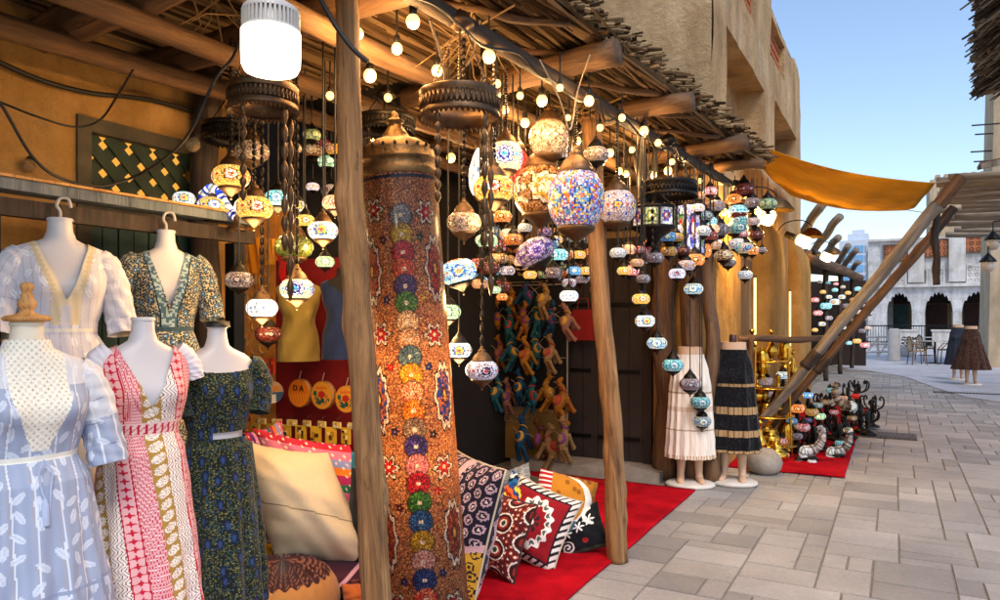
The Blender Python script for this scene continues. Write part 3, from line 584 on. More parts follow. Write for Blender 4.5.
pg = empty('log_pergola', (1.5, 15, 0), 0, 'stack of weathered grey logs forming a pergola at the right edge', 'pergola'); l0 = pg.location; rg = random.Random(12)
for k in range(15):
    v = 179+k*4.0; t = 2.15*722/(320-v)*1.0; ul = rg.uniform(936, 962); p = P(ul, v, t); q = p+Vector((5.5, rg.uniform(-.3, .3), rg.uniform(-.1, .05)))
    log('log', p-l0, q-l0, rg.uniform(.05, .09), .08, M['wood_far'], pg, seed=310+k, wob=.05, n=10, seg=20)
for k, y in enumerate((12.6, 19)): log('post', (3.4-l0.x, y-l0.y, 0), (3.4-l0.x, y-l0.y, 3.5), .12, .1, M['wood_far'], pg, seed=340+k)
MB().box((2.2, 4, 3.42), (.16, 14, .16)).build('bearer', M['wood_far'], pg)
tr = empty('wind_tower', (P(988, 300, 22).x, 22, 0), 0, 'tapered sandy wind tower with projecting rods at the right edge', 'building')
tr.location.y = P(988, 300, 22).y
nu = MB(); nu.box((1.5, 1.5, 5), (3, 3, 10), taper=.86); nu.build('wall', M['mud_far'], tr)
for k, v in enumerate((125, 133, 149, 158)): MB().tube([(.3, -.02+.2*k, 1.45+22*(320-v)/722), (-.42+.1*(k % 2), -.02+.2*k, 1.45+22*(320-v)/722+.03)], .025, 6).build('rod', M['wood_dark'], tr)
bd = empty('wooden_awning', P(985, 165, 13), 0, 'small brown slanted wooden board roof at the right edge', 'awning'); MB().box((.75, 0, 0), (1.7, .5, .05), M=Matrix.Rotation(-.16, 4, 'Y')).build('board', M['wood_rail'], bd); MB().box((.75, -.25, -.05), (1.68, .03, .1), M=Matrix.Rotation(-.16, 4, 'Y')).build('fascia', M['wood_grey'], bd)
for (u, v, lab) in ((993, 240, 'upper black wall lantern with white glass at the right edge'), (988, 262, 'lower black star-topped wall lantern at the right edge')):
    p = P(u, v, 12); e = empty('wall_lantern', p, 0, lab, 'lantern', 'black lanterns at the right edge'); MB().lathe([(0, .16), (.04, .12), (.12, .03), (.13, 0), (.1, 0)], 8).tube([(0, 0, .15), (0, 0, .3), (.3, 0, .34)], .012, 6).build('hood', M['black_metal'], e); MB().lathe([(.085, 0), (.1, -.08), (.06, -.16), (0, -.17)], 10).build('glass', M['white_plastic'], e)
# ================================================================== LANTERNS
ST = {  # bg colours, flower centre, ring, petals, dark, band
 'amber': ('e8a83a f2c45a d98a2a f7dc8c', 'd8402a', 'fff0d8', 'e07820', '2b1a10', 'f4d070', .42, 4),
 'amberblue': ('e8a83a f2c45a d9982a f7dc8c', '2a3fb0', 'f7f0d8', '6aa0d8', '20204a', 'f4d070', .5, 4),
 'cream': ('f2e0a8 fff2cc e8cc80 f7e6b8', '40b8e0', '20309a', 'fff8e8', '2a3fb0', 'f0c850', .55, 4),
 'white': ('f2eee6 ffffff dcdad6 e8f0f0', '6a8ab0', 'ffffff', 'c8d0d8', '707880', 'e8e8e8', .5, 4),
 'whitemulti': ('e8ece8 ffffff cfe0e0 f0f0e8', 'd83a2a', 'f4d040', '3a60c0', '2a8a5a', '60b0d0', .5, 4),
 'turq': ('6ad0d8 a8ecec 40b0c0 d8f8f4', '2060a0', 'f0ffff', '30a0b8', '184858', 'e8f8f0', .48, 4),
 'peach': ('f0a468 f8c490 e08a48 f8dcb4', 'f8e8d0', 'd86030', 'f8e0b8', '803818', 'f0b880', .5, 4),
 'pale': ('c8b098 dcc8b4 a89078 e8dccc', '8a6a60', 'd8c8b8', 'a08878', '504038', 'c0a890', .5, 5),
 'olive': ('5a6420 6e7830 48521a 808a3a', 'f0ecd0', 'e8e4c0', '606a28', '30380f', '505a1c', .36, 4),
 'grey': ('9a8c94 c4b8c0 70646c d8ccd4', 'e0d8dc', '504048', 'b8a8b0', '2a2026', '887880', .5, 4),
 'darkred': ('5a2420 7a3028 401814 8a4438', 'c8a0a0', '301010', '8a3a30', '1c0808', '602a20', .5, 4),
 'multi': ('3a50c0 c8c8e0 d84a30 e8c040 5a70d8 e8e0e8 8a90d0 b8b0c8', 'e86a40', 'f0d070', '60a0d8', '2a3a9a', '3048c0', .34, 6),
 'pinkwhite': ('d8c4c8 f0e4e4 c0a8b0 e8d8d0 b898a0', 'e04040', 'f0d040', '4060c0', '804050', 'e8dcdc', .26, 6),
 'lav': ('c8c4dc e4e0f0 a8a4c4 f4f0f8', 'c83838', '301840', 'e8e0f0', '2a1a38', 'd8d4e8', .5, 4),
 'browny': ('8a5a34 b8804c 6a4024 d8a468 a06a3c', 'f8ecc8', 'c8902c', 'f4ead0', '4a2a18', 'f0c050', .62, 4),
 'purple': ('8a7898 a898b0 685878 c8b8c8', '4a2a90', 'c8a8c8', '6a48a0', '3a2848', 'a890a8', .6, 4),
 'blueamber': ('50b8e0 f0e8c8 3a90d0 f0d080 ffffff 58c8d8', 'e87828', 'f8e890', '3070d0', '20508a', 'e86828', .4, 5),
 'green': ('8ab890 c8e0b0 589868 e0f0c8', 'e8d850', 'f8f8d8', '60a880', '285838', 'c8d890', .5, 4),
 'orange': ('d8682a f08a40 b84c18 f8b070', 'f8e0a0', '802010', 'f0a040', '401008', 'e87830', .5, 4),
 'redwhite': ('d82a28 f04a40 f4e8e8 b81c1c', 'ffffff', 'd82a28', 'ffffff', '501010', 'e83838', .45, 4),
 'blue': ('3a88d0 60b0e8 2a60b0 a0d8f0', 'ffffff', 'f0e080', '50a0e0', '183868', '80c0e8', .45, 4),
 'bluegold': ('e8c850 3a80d0 f4e090 60b8e8', '2050c0', 'fff0a0', '30a0e0', '204080', 'f0c040', .55, 4),
 'red': ('e82018 f83828 d01410 f85040', 'ff5040', 'e01810', 'f83020', 'a00c08', 'e82018', .3, 4)}
SHAPE = {'flat': (1, .68), 'round': (1, .98), 'oval': (1, 1.5), 'tall': (1, 1.15), 'tear': (1, 1.9)}
GM = {}; METAL = {}
def globe(style, shape):
    k = (style, shape)
    if k in GM: return GM[k]
    bg, c1, c2, c3, dk, bd, fr, nf = ST[style]; bg = np.array([hx(q) for q in bg.split()]); nu, nv = 84, 44
    sz = SHAPE[shape][1]; th = np.linspace(0, 2*PI, nu, endpoint=False); ph = np.linspace(-PI/2*.92, PI/2*.92, nv+1)
    T, Pm = np.meshgrid(th, ph, indexing='ij'); rr = np.cos(Pm)**.85
    if shape == 'tear': rr = np.cos(Pm)**.9*(1-.25*np.sin(Pm))
    G = np.stack([rr*np.cos(T), rr*np.sin(T), np.sin(Pm)*sz], -1)
    tc = (T[:, :-1]+PI/nu); pc = (Pm[:, :-1]+Pm[:, 1:])/2
    r_ = np.random.default_rng(abs(hash(k)) % 1000 if False else sum(map(ord, style+shape))); C = bg[r_.integers(0, len(bg), tc.shape)]
    nb = (np.abs(pc) > 1.05); C[nb] = hx(bd); C[(np.abs(pc) > .98) & (np.abs(pc) < 1.06)] = hx(dk)
    for q in range(nf):
        for (off, sc) in ((0, 1),):
            d = (tc-2*PI*(q+.15)/nf+PI) % (2*PI)-PI; dx = d*np.cos(pc); dy = pc*1.0*sz**.5; a = np.arctan2(dy, dx); r = np.hypot(dx, dy)/(fr*(1+.12*np.cos(a*8)))
            for lim, col in ((1.0, dk), (.88, c3), (.62, c2), (.4, c3), (.28, c1)):
                m = r < lim; C[m] = hx(col)
            m = (r < .88) & (np.cos(a*12+r*6) > .75); C[m] = hx(c2)
        d = (tc-2*PI*(q+.65)/nf+PI) % (2*PI)-PI
        for (py, cc, s) in ((0, c1, .1), (.5, c3, .09), (-.5, c3, .09)):
            m = np.hypot(d*np.cos(pc), pc-py) < s*nf**.0; C[m] = hx(cc)
    C = C*r_.uniform(.72, 1.12, tc.shape)[..., None]
    o = grid('tmp', G, np.clip(C, 0, 1), None, wrap=True); me = o.data; me.name = 'mosaic_globe'; bpy.data.objects.remove(o); GM[k] = me; return me
def metal_mesh(kind, shape):
    k = (kind, shape)
    if k in METAL: return METAL[k]
    sz = SHAPE[shape][1]; h = sz*.93; mb = MB()
    if kind == 'cap': mb.lathe([(.62, h-.14*sz), (.66, h-.08*sz), (.6, h), (.56, h+.12), (.44, h+.3), (.3, h+.42), (.22, h+.5), (.26, h+.56), (.16, h+.62), (.1, h+.7), (.12, h+.76), (.05, h+.84)], 22)
    if kind == 'base': mb.lathe([(0, -h-.62), (.05, -h-.6), (.07, -h-.52), (.03, -h-.46), (.12, -h-.38), (.2, -h-.3), (.42, -h-.16), (.62, -h-.04), (.68, -h+.06*sz), (.64, -h+.14*sz), (.5, -h+.12)], 22)
    if kind == 'band':
        for w in np.linspace(0, 2*PI, 17)[:-1]: mb.ell((.66*math.cos(w), .66*math.sin(w), h-.1*sz), (.05, .05, .06), 6)
    if kind == 'foot': mb.lathe([(0, -h-.5), (.62, -h-.5), (.6, -h-.44), (.3, -h-.36), (.2, -h-.25), (.34, -h-.12), (.58, -h), (.62, -h+.1*sz)], 20)
    o = mb.build('tmp', M['bronze']); me = o.data; bpy.data.objects.remove(o); METAL[k] = me; return me
cab = MB().tube([(0, 0, 0), (0, 0, 1)], .0045, 6).build('cable', M['cable']); CABLE = cab.data; bpy.data.objects.remove(cab)
ch = MB()
for k in range(24): ch.ell((0, 0, (k+.5)/24), (.010, .010, .5/24), 6)
o = ch.build('chain', M['bronze_dark']); CHAIN = o.data; bpy.data.objects.remove(o)
LITV = {'L': 'mosaic_lit', 'D': 'mosaic_dim', 'O': 'mosaic_off'}
def lobj(me, name, mat, parent, sc=(1, 1, 1), loc=(0, 0, 0), rz=0):
    o = bpy.data.objects.new(name, me); COL.objects.link(o); o.parent = parent; o.scale = sc; o.location = loc; o.rotation_euler.z = rz
    if mat:
        if len(me.materials) == 0: me.materials.append(mat)
        o.material_slots[0].link = 'OBJECT'; o.material_slots[0].material = mat
    return o
GRP = 'mosaic lanterns hanging under the palm canopy'
def lantern(u, v, w, t, style, lit, label, shape='flat', top=None, tilt=0, base='base', cap=True, cat='lantern', group=GRP, rz=None, chain=False, dark=True, parts=True):
    if group in (GRP, 'tiny mosaic lanterns in the dark gaps'):
        d = ray(u, v); x, y = d[0]*t, d[1]*t; bx = beam_x(y)+.04
        if x > bx: t = min(bx/d[0], 6.9/d[1])
        x, y = d[0]*t, d[1]*t
        if x < -1.44 and y > 6.6: t = min(t, 6.6/d[1])
    p = P(u, v, t); r = S(w, t)/2; e = empty('mosaic_lantern', p, face_cam(p)+(rz if rz is not None else random.uniform(-.5, .5)), label, cat, group)
    if tilt: e.rotation_euler = (0, tilt, face_cam(p))
    lobj(globe(style, shape), 'mosaic_globe', M[LITV[lit]], e, (r,)*3, rz=-PI/2-.15)
    if not parts: return e
    if lit == 'L' and w >= 25 and base == 'base': light('lantern_light', (0, 0, -r*SHAPE[shape][1]-r*.75), 2.6, (1, .62, .25), .05, e)
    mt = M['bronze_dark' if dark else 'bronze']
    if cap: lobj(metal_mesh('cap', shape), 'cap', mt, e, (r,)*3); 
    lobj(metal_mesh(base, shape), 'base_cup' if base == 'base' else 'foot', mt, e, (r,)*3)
    if top:
        z0 = r*(SHAPE[shape][1]*.93+.8); ln = top-(p.z+z0)
        if ln > .02: lobj(CHAIN if chain else CABLE, 'chain' if chain else 'cable', None, e, (1, 1, ln), (0, 0, z0))
    return e
def prep():   # every mesh that gets object-linked material needs one slot
    for me in list(GM.values())+list(METAL.values()): pass
ZT = 2.74
LT = [
 (231, 177, 37, 3.3, 'amber', 'L', 'amber lantern with a white and orange flower under the left ring chandelier', 'flat', 0),
 (252, 152, 34, 3.55, 'pale', 'O', 'unlit pale filigree lantern seen through the left ring chandelier', 'flat', 0),
 (254, 208, 37, 3.2, 'amber', 'L', 'honey yellow lantern on the middle beaded chain of the left ring chandelier', 'flat', 0),
 (278, 199, 27, 3.7, 'turq', 'L', 'bright turquoise lantern right of the honey yellow one', 'flat', 0),
 (297, 207, 20, 3.9, 'whitemulti', 'D', 'small blue and white lantern peeking out behind the turquoise one', 'flat', 0),
 (335, 203, 25, 3.3, 'peach', 'L', 'peach orange lantern touching the pale trunk post', 'flat', 0),
 (323, 231, 30, 3.35, 'whitemulti', 'L', 'white lantern with red green blue chips left of the pale trunk post', 'flat', 0),
 (305, 221, 20, 3.7, 'amber', 'L', 'small cream cup shaped lantern between turquoise and white lanterns', 'flat', 0),
 (294, 247, 38, 3.4, 'olive', 'O', 'plump dark olive lantern with a white star', 'flat', 0),
 (325, 262, 19, 3.6, 'green', 'L', 'small pale green lantern right of the olive one', 'flat', 0),
 (297, 289, 34, 3.3, 'cream', 'L', 'long cream lantern with blue flowers before the olive dress form', 'flat', 0),
 (239, 280, 28, 3.5, 'grey', 'O', 'unlit grey purple lantern in front of the orange panel', 'flat', 0),
 (262, 308, 31, 3.4, 'white', 'L', 'lit white lantern with a round rosette low on the left side', 'flat', 0),
 (268, 334, 26, 3.6, 'darkred', 'O', 'dark maroon unlit lantern below the white rosette one', 'flat', 0),
 (506, 157, 34, 3.75, 'cream', 'L', 'white and yellow striped lantern in front of the tall red and white pair', 'round', 0),
 (494, 189, 42, 3.2, 'amber', 'L', 'golden lantern below the big bronze ring chandelier', 'flat', 0),
 (541, 191, 56, 4.15, 'browny', 'D', 'large brown globe with a cream sunburst flower', 'round', 0),
 (576, 200, 57, 3.6, 'multi', 'D', 'largest round globe covered in blue red and white mosaic', 'tall', 0),
 (617, 207, 38, 3.9, 'pinkwhite', 'D', 'pale pink round globe right of the largest blue one', 'round', 0),
 (549, 139, 40, 4.1, 'pale', 'O', 'unlit grey lavender globe above the brown sunburst globe', 'round', 0),
 (596, 155, 26, 4.1, 'pale', 'O', 'small unlit grey globe above and right of the largest blue one', 'flat', 0),
 (464, 223, 35, 3.3, 'pale', 'O', 'unlit beige lantern with a white star beside the mosaic column', 'flat', 0),
 (487, 241, 22, 3.6, 'green', 'L', 'small greenish lantern with a blue centre under the golden one', 'flat', 0),
 (513, 240, 20, 3.8, 'orange', 'D', 'small rust orange lantern with teal centre below the brown globe', 'flat', 0),
 (502, 217, 20, 3.8, 'orange', 'L', 'small glowing orange lantern just under the golden one', 'flat', 0),
 (448, 312, 26, 3.5, 'green', 'L', 'green yellow lantern half hidden by the right side of the mosaic column', 'flat', 0),
 (459, 350, 26, 3.5, 'whitemulti', 'L', 'white lantern with yellow flower by the right edge of the mosaic column', 'flat', 0),
 (482, 370, 33, 3.4, 'lav', 'D', 'lavender white lantern with a dark red rosette hanging lowest beside the mosaic column', 'flat', 0),
 (489, 268, 22, 3.9, 'darkred', 'O', 'dark red lantern between the tilted blue drum and the purple oval', 'flat', 0),
 (569, 296, 19, 4.2, 'white', 'L', 'silvery white lantern above the pink toy camel', 'flat', 0),
 (569, 283, 15, 4.4, 'lav', 'D', 'tiny lavender lantern directly over the silvery white one', 'flat', 0),
 (574, 271, 15, 4.5, 'blue', 'L', 'tiny bright blue lantern left of the brown trunk post', 'flat', 0),
 (586, 271, 14, 4.7, 'amber', 'L', 'tiny yellow lantern touching the tiny bright blue one', 'flat', 0),
 (530, 275, 14, 4.6, 'amber', 'L', 'tiny yellow lantern above the tan toy camel', 'flat', 0),
 (553, 273, 19, 4.3, 'grey', 'O', 'unlit silver lantern above the toy camel rack', 'flat', 0),
 (565, 256, 15, 4.6, 'orange', 'D', 'tiny dull orange lantern under the largest blue globe', 'flat', 0),
 (579, 255, 14, 4.7, 'amber', 'L', 'tiny yellow lantern under the right side of the largest blue globe', 'flat', 0),
 (590, 252, 12, 4.9, 'orange', 'L', 'tiny orange lantern at the left edge of the brown trunk post', 'flat', 0),
 (521, 262, 15, 4.5, 'peach', 'L', 'tiny peach lantern left of the yellow one above the camels', 'flat', 0),
 (545, 232, 16, 4.6, 'purple', 'D', 'tiny mauve lantern under the brown sunburst globe', 'flat', 0),
 (495, 290, 13, 4.4, 'green', 'L', 'tiny pale green lantern beside the tilted blue drum', 'flat', 0),
 (502, 297, 12, 4.4, 'orange', 'L', 'tiny red and white lantern right below the pale green one', 'flat', 0),
 (641, 299, 18, 4.0, 'amber', 'L', 'yellow spotted lantern topmost of the stepped string by the brown trunk post', 'flat', 1),
 (645, 321, 20, 4.0, 'whitemulti', 'L', 'white lantern with blue and red chips second from the top of the stepped string', 'flat', 1),
 (657, 343, 20, 3.95, 'bluegold', 'L', 'lantern with a yellow flower and turquoise rim third in the stepped string', 'flat', 1),
 (673, 365, 21, 3.9, 'turq', 'D', 'turquoise and white lantern fourth in the stepped string', 'flat', 1),
 (690, 384, 21, 3.95, 'grey', 'O', 'pink grey lantern before the white skirt, above the pale aqua one', 'flat', 1),
 (700, 402, 20, 3.9, 'turq', 'O', 'pale aqua lantern before the white skirt', 'flat', 1),
 (702, 421, 18, 3.9, 'bluegold', 'D', 'blue and yellow lantern lowest of the stepped string before the skirts', 'flat', 1),
 (618, 253, 17, 4.3, 'white', 'D', 'silver white lantern right of the brown trunk post below the pink globe', 'flat', 0),
 (637, 263, 14, 4.6, 'peach', 'D', 'tiny rose lantern above the yellow spotted one', 'flat', 0),
 (655, 258, 18, 4.4, 'grey', 'O', 'unlit silver lantern under the panelled drum lantern', 'flat', 0),
 (643, 279, 15, 4.3, 'grey', 'O', 'unlit grey lantern just above the yellow spotted one', 'flat', 0),
 (624, 271, 14, 4.7, 'amber', 'L', 'tiny yellow lantern hard against the right side of the brown trunk post', 'flat', 0),
 (668, 237, 17, 4.5, 'blue', 'D', 'bright sky blue lantern left of the tall blue panelled lantern', 'flat', 0),
 (703, 251, 17, 4.8, 'orange', 'L', 'orange red round lantern right of the tall blue panelled lantern', 'round', 0),
 (718, 230, 22, 4.7, 'grey', 'O', 'dark grey filigree lantern with pointed cap right of the blue panelled lantern', 'flat', 0),
 (717, 247, 11, 4.9, 'white', 'L', 'small white pear shaped lantern beneath the dark filigree one', 'oval', 0),
 (732, 230, 14, 5.2, 'orange', 'L', 'glowing orange lantern left of the first floodlight', 'flat', 0),
 (743, 234, 12, 5.4, 'redwhite', 'D', 'small red lantern under the first floodlight', 'flat', 0),
 (741, 247, 17, 5.1, 'turq', 'D', 'grey blue lantern with dark pattern on the golden wall', 'flat', 0),
 (728, 262, 16, 5.1, 'grey', 'O', 'dark grey lantern low on the golden wall', 'flat', 0),
 (745, 275, 15, 5.2, 'white', 'D', 'white lantern lowest on the golden wall left of the lit tube', 'flat', 0),
 (752, 251, 14, 5.4, 'orange', 'L', 'orange lantern under the red brown one near the first pilaster', 'flat', 0),
 (757, 235, 14, 5.6, 'darkred', 'D', 'red brown lantern nearest to the first pilaster', 'flat', 0),
 (762, 250, 9, 5.6, 'grey', 'D', 'tiny grey lantern touching the first pilaster', 'flat', 0),
 (738, 214, 19, 5.2, 'darkred', 'D', 'maroon lantern left of the first floodlight shade', 'flat', 0),
 (698, 196, 14, 4.9, 'peach', 'D', 'peach lantern under the far end of the string of bulbs', 'flat', 0),
 (677, 199, 12, 4.9, 'peach', 'D', 'small peach lantern over the tall blue panelled lantern', 'flat', 0),
 (480, 284, 17, 4.0, 'peach', 'D', 'dull brown lantern right of the tilted blue drum', 'flat', 0),
 (525, 228, 15, 4.2, 'white', 'D', 'small white lantern just below the brown sunburst globe', 'flat', 0),
 (556, 240, 14, 4.7, 'amberblue', 'L', 'tiny amber lantern with blue flower over the silver one', 'flat', 0),
]
for L_ in LT:
    u, v, w, t, sty, lit, lab, shp, chn = L_
    lantern(u, v, w, t, sty, lit, lab, shp, top=ZT, chain=w > 30, dark=(w < 30), rz=random.uniform(-.25, .25))
rgx = random.Random(21); fill = []
for (ua, ub, va, vb, nn, ta, tb) in ((476, 600, 222, 292, 34, 4.3, 5.4), (626, 700, 225, 292, 16, 4.7, 5.8), (694, 768, 188, 258, 20, 5.2, 6.2), (478, 600, 150, 222, 10, 4.6, 5.4), (205, 345, 130, 240, 12, 4.0, 4.6)):
    for q in range(nn):
        for tr in range(30):
            u, v = rgx.uniform(ua, ub), rgx.uniform(va, vb)
            if all(math.hypot(u-a, (v-b)*1.3) > 9 for a, b in fill): break
        fill.append((u, v)); lantern(u, v, rgx.uniform(13, 21), rgx.uniform(ta, tb), rgx.choice(['amber', 'orange', 'white', 'turq', 'cream', 'darkred', 'grey', 'peach', 'green', 'redwhite', 'blue', 'bluegold', 'pinkwhite', 'lav', 'browny']), rgx.choice('LLDDO'), 'one of many tiny mosaic lanterns crowding the dark gaps behind the larger ones', 'flat', top=ZT, group='tiny mosaic lanterns in the dark gaps', rz=rgx.uniform(-3, 3), base=rgx.choice(['base', 'base', 'foot']))
lantern(458, 272, 38, 3.15, 'blueamber', 'L', 'big tilted white and blue drum lantern beside the mosaic column', 'flat', top=None, tilt=-.25, cap=False, base='base')
lantern(535, 252, 40, 3.5, 'purple', 'D', 'tilted purple oval lantern hanging slanted under the globes', 'flat', tilt=-.45, cap=False)
lantern(484, 172, 30, 4.1, 'white', 'L', 'tall white oval lantern behind the golden one', 'tear', top=ZT, dark=False)
lantern(518, 172, 27, 4.2, 'red', 'L', 'tall plain red glass lantern between the white oval and the brown globe', 'tear', top=ZT, dark=False)
# table lanterns standing on the shelf at the left
for (u, v, w, sty, lab) in ((184, 199, 22, 'whitemulti', 'small white and blue table lantern standing on the rail by the green lattice'), (211, 206, 27, 'amberblue', 'amber table lantern with a blue flower standing on the rail'), ):
    p = P(u, v, 1); t = PX(u, v, -3.1); t = (t.x*F[0]+t.y*F[1]); lantern(u, v, w, t, sty, 'L', lab, 'flat', base='foot', cap=False, group='table lanterns on the dress rail')
e = empty('swan_neck_lamp', PX(219, 212, -3.1), .3, 'blue and white curved swan neck mosaic lamp on the end of the rail', 'lamp'); mb = MB(); pts = [(-.09, 0, .02), (-.1, 0, .09), (-.05, 0, .13), (0, 0, .11), (.03, 0, .05), (.07, 0, 0), (.1, 0, -.03)]
bodyc = MB(); rg = random.Random(5)
sp = [Vector(p) for p in pts]
for i in range(len(sp)-1):
    for k in range(5): q = sp[i].lerp(sp[i+1], k/5); q2 = sp[i].lerp(sp[i+1], (k+1)/5); bodyc.tube([q, q2], .022, 10, col=hx(rg.choice(['3048c0', 'f0f0f0', '90a8e0', 'f0e8d0', '2038a0'])), caps=False)
bodyc.build('mosaic_neck', M['mosaic_lit'], e, colors=True); MB().lathe([(.05, -.1), (.045, -.08), (.015, -.06), (.015, -.02)], 14, c=(.1, 0, 0)).build('foot', M['bronze'], e)
# panelled drum lantern and tall blue panelled lantern
def panel_lantern(u, v, wpx, hpx, t, n, styles, lab, top):
    d = ray(u, v); t = max(t, -1.44/d[0]); top = 2.7; p = P(u, v, t); r = S(wpx, t)/2; h = S(hpx, t); e = empty('panelled_lantern', p, face_cam(p)+.25, lab, 'lantern', None); fr = MB(); rg = random.Random(int(u))
    for z in (-h/2, h/2): fr.lathe([(r*1.04, z-.012), (r*1.08, z), (r*1.04, z+.012), (r*.96, z)], n)
    for k in range(n): w = 2*PI*k/n; fr.tube([(r*1.02*math.cos(w), r*1.02*math.sin(w), -h/2), (r*1.02*math.cos(w), r*1.02*math.sin(w), h/2)], .008, 6)
    for k in range(n): w = 2*PI*k/n; fr.tube([(r*math.cos(w), r*math.sin(w), h/2), (r*.4*math.cos(w), r*.4*math.sin(w), h/2+.08), (0, 0, h/2+.14)], .005, 5)
    fr.build('frame', M['bronze_dark'], e)
    for k in range(n):
        w0, w1 = 2*PI*(k+.06)/n, 2*PI*(k+.94)/n; a, b = Vector((r*math.cos(w0), r*math.sin(w0), 0)), Vector((r*math.cos(w1), r*math.sin(w1), 0)); nx, nz = 18, 16; G = np.zeros((nx+1, nz+1, 3)); C = np.zeros((nx, nz, 3)); bgs, c1, c2 = styles[k % len(styles)]
        bgs = [hx(q) for q in bgs.split()]
        for i in range(nx+1):
            for j in range(nz+1): q = a.lerp(b, i/nx); G[i, j] = (q.x, q.y, -h/2+.01+(h-.02)*j/nz)
        for i in range(nx):
            for j in range(nz):
                d = math.hypot((i+.5)/nx-.5, ((j+.5)/nz-.5)); aa = math.atan2((j+.5)/nz-.5, (i+.5)/nx-.5); c = bgs[rg.randrange(len(bgs))]
                if d < .34+.05*math.cos(aa*6): c = hx(c2)
                if d < .22+.04*math.cos(aa*6): c = hx(c1)
                if d < .1: c = hx('ffffff')
                C[i, j] = c*rg.uniform(.7, 1.1)
        grid('mosaic_panel', G, C, M['mosaic_dim'], e)
    MB().lathe([(r*1.0, -h/2), (r*.8, -h/2-.03), (r*.35, -h/2-.07), (r*.15, -h/2-.12), (.01, -h/2-.17)], n).build('base_cup', M['bronze_dark'], e)
    MB().tube([(0, 0, h/2+.13), (0, 0, top-p.z)], .006, 6).build('chain', M['bronze_dark'], e)
panel_lantern(654, 218, 42, 20, 4.2, 8, [('e8e4e0 a09890 f4f0f0', 'c83a2a', '3048a0'), ('d8dca0 f0f0d8 a8b060', 'e8d040', '508050')], 'short octagonal drum lantern with framed white and yellow mosaic panels', 2.7)
panel_lantern(690, 230, 28, 50, 4.3, 6, [('e8e8f4 4858c8 f8f8f8 8090e0', 'd02828', '3040b0'), ('f0f0f8 3048c0 a8c0f0', 'e83038', '40a060')], 'tall six sided lantern with blue red and white panels on a long chain', 2.7)
# ------------------------------------------------------------------ ring chandeliers
def ring_chandelier(u, v, wpx, hpx, t, lab, drops=3, mat='bronze'):
    p = P(u, v, t); r = S(wpx, t)/2; h = S(hpx, t); e = empty('ring_chandelier', p, face_cam(p), lab, 'chandelier', 'bronze ring chandeliers under the canopy'); mb = MB()
    mb.lathe([(r, h/2), (r*1.03, h/2-.006), (r*.985, h/2-.02), (r*.985, -h/2+.02), (r*1.02, -h/2+.008), (r, -h/2), (r*.96, -h/2), (r*.955, h/2), (r, h/2)], 56)
    n = 46
    for k in range(n):
        w = 2*PI*k/n; T = Matrix.Rotation(w, 4, 'Z')
        mb.tube([Vector((r*.995, .012*math.cos(a), .25*h*math.sin(a))) for a in np.linspace(0, 2*PI, 7)], .0035, 4, M=T, caps=False); mb.tube([(r*.99, 0, -h/2), (r*.99, 0, -h/2-.014)], [.011, .002], 5, M=T)
    mb.build('ring', M[mat], e); c = MB(); zc = 2.72-p.z
    for k in range(3):
        w = 2*PI*k/3+.5; a, b = Vector((r*.97*math.cos(w), r*.97*math.sin(w), h/2)), Vector((0, 0, min(zc-.03, .42)))
        m_ = 20
        for q in range(m_): s0, s1 = q/m_, (q+1)/m_; c.tube([a.lerp(b, s0), a.lerp(b, (s0+s1)/2), a.lerp(b, s1)], [.002, .006, .002], 6, caps=False)
    c.tube([(0, 0, min(zc-.03, .42)), (0, 0, zc)], .006, 6); c.build('chain', M[mat], e)
    MB().lathe([(0, .05), (.03, .045), (.055, .01), (.06, 0), (.02, -.03), (0, -.04)], 16, c=(0, 0, min(zc-.06, .42))).build('ceiling_cup', M[mat], e)
    for k in range(drops):
        w = (-2.2+1.35*k); x, y = r*.9*math.cos(w), r*.9*math.sin(w); ln = .36+.18*k; d = MB(); m_ = 8
        for q in range(m_): z = -h/2-ln*q/m_; d.tube([(x, y, z), (x, y, z-ln/m_*.3), (x, y, z-ln/m_*.55), (x, y, z-ln/m_)], [.004, .013, .013, .004], 8, caps=False)
        d.build('bead_chain', M[mat], e)
    return e
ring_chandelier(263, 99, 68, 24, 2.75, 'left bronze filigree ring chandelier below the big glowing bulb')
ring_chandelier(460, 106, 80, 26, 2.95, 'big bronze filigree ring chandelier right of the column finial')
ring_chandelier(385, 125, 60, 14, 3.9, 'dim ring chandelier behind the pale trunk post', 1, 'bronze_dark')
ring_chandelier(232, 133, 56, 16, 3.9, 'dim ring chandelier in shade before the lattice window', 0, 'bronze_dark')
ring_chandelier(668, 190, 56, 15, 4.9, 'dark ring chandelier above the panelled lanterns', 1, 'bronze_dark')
ring_chandelier(575, 170, 50, 10, 4.6, 'dark bronze ring holding the two largest globes', 0, 'bronze_dark')
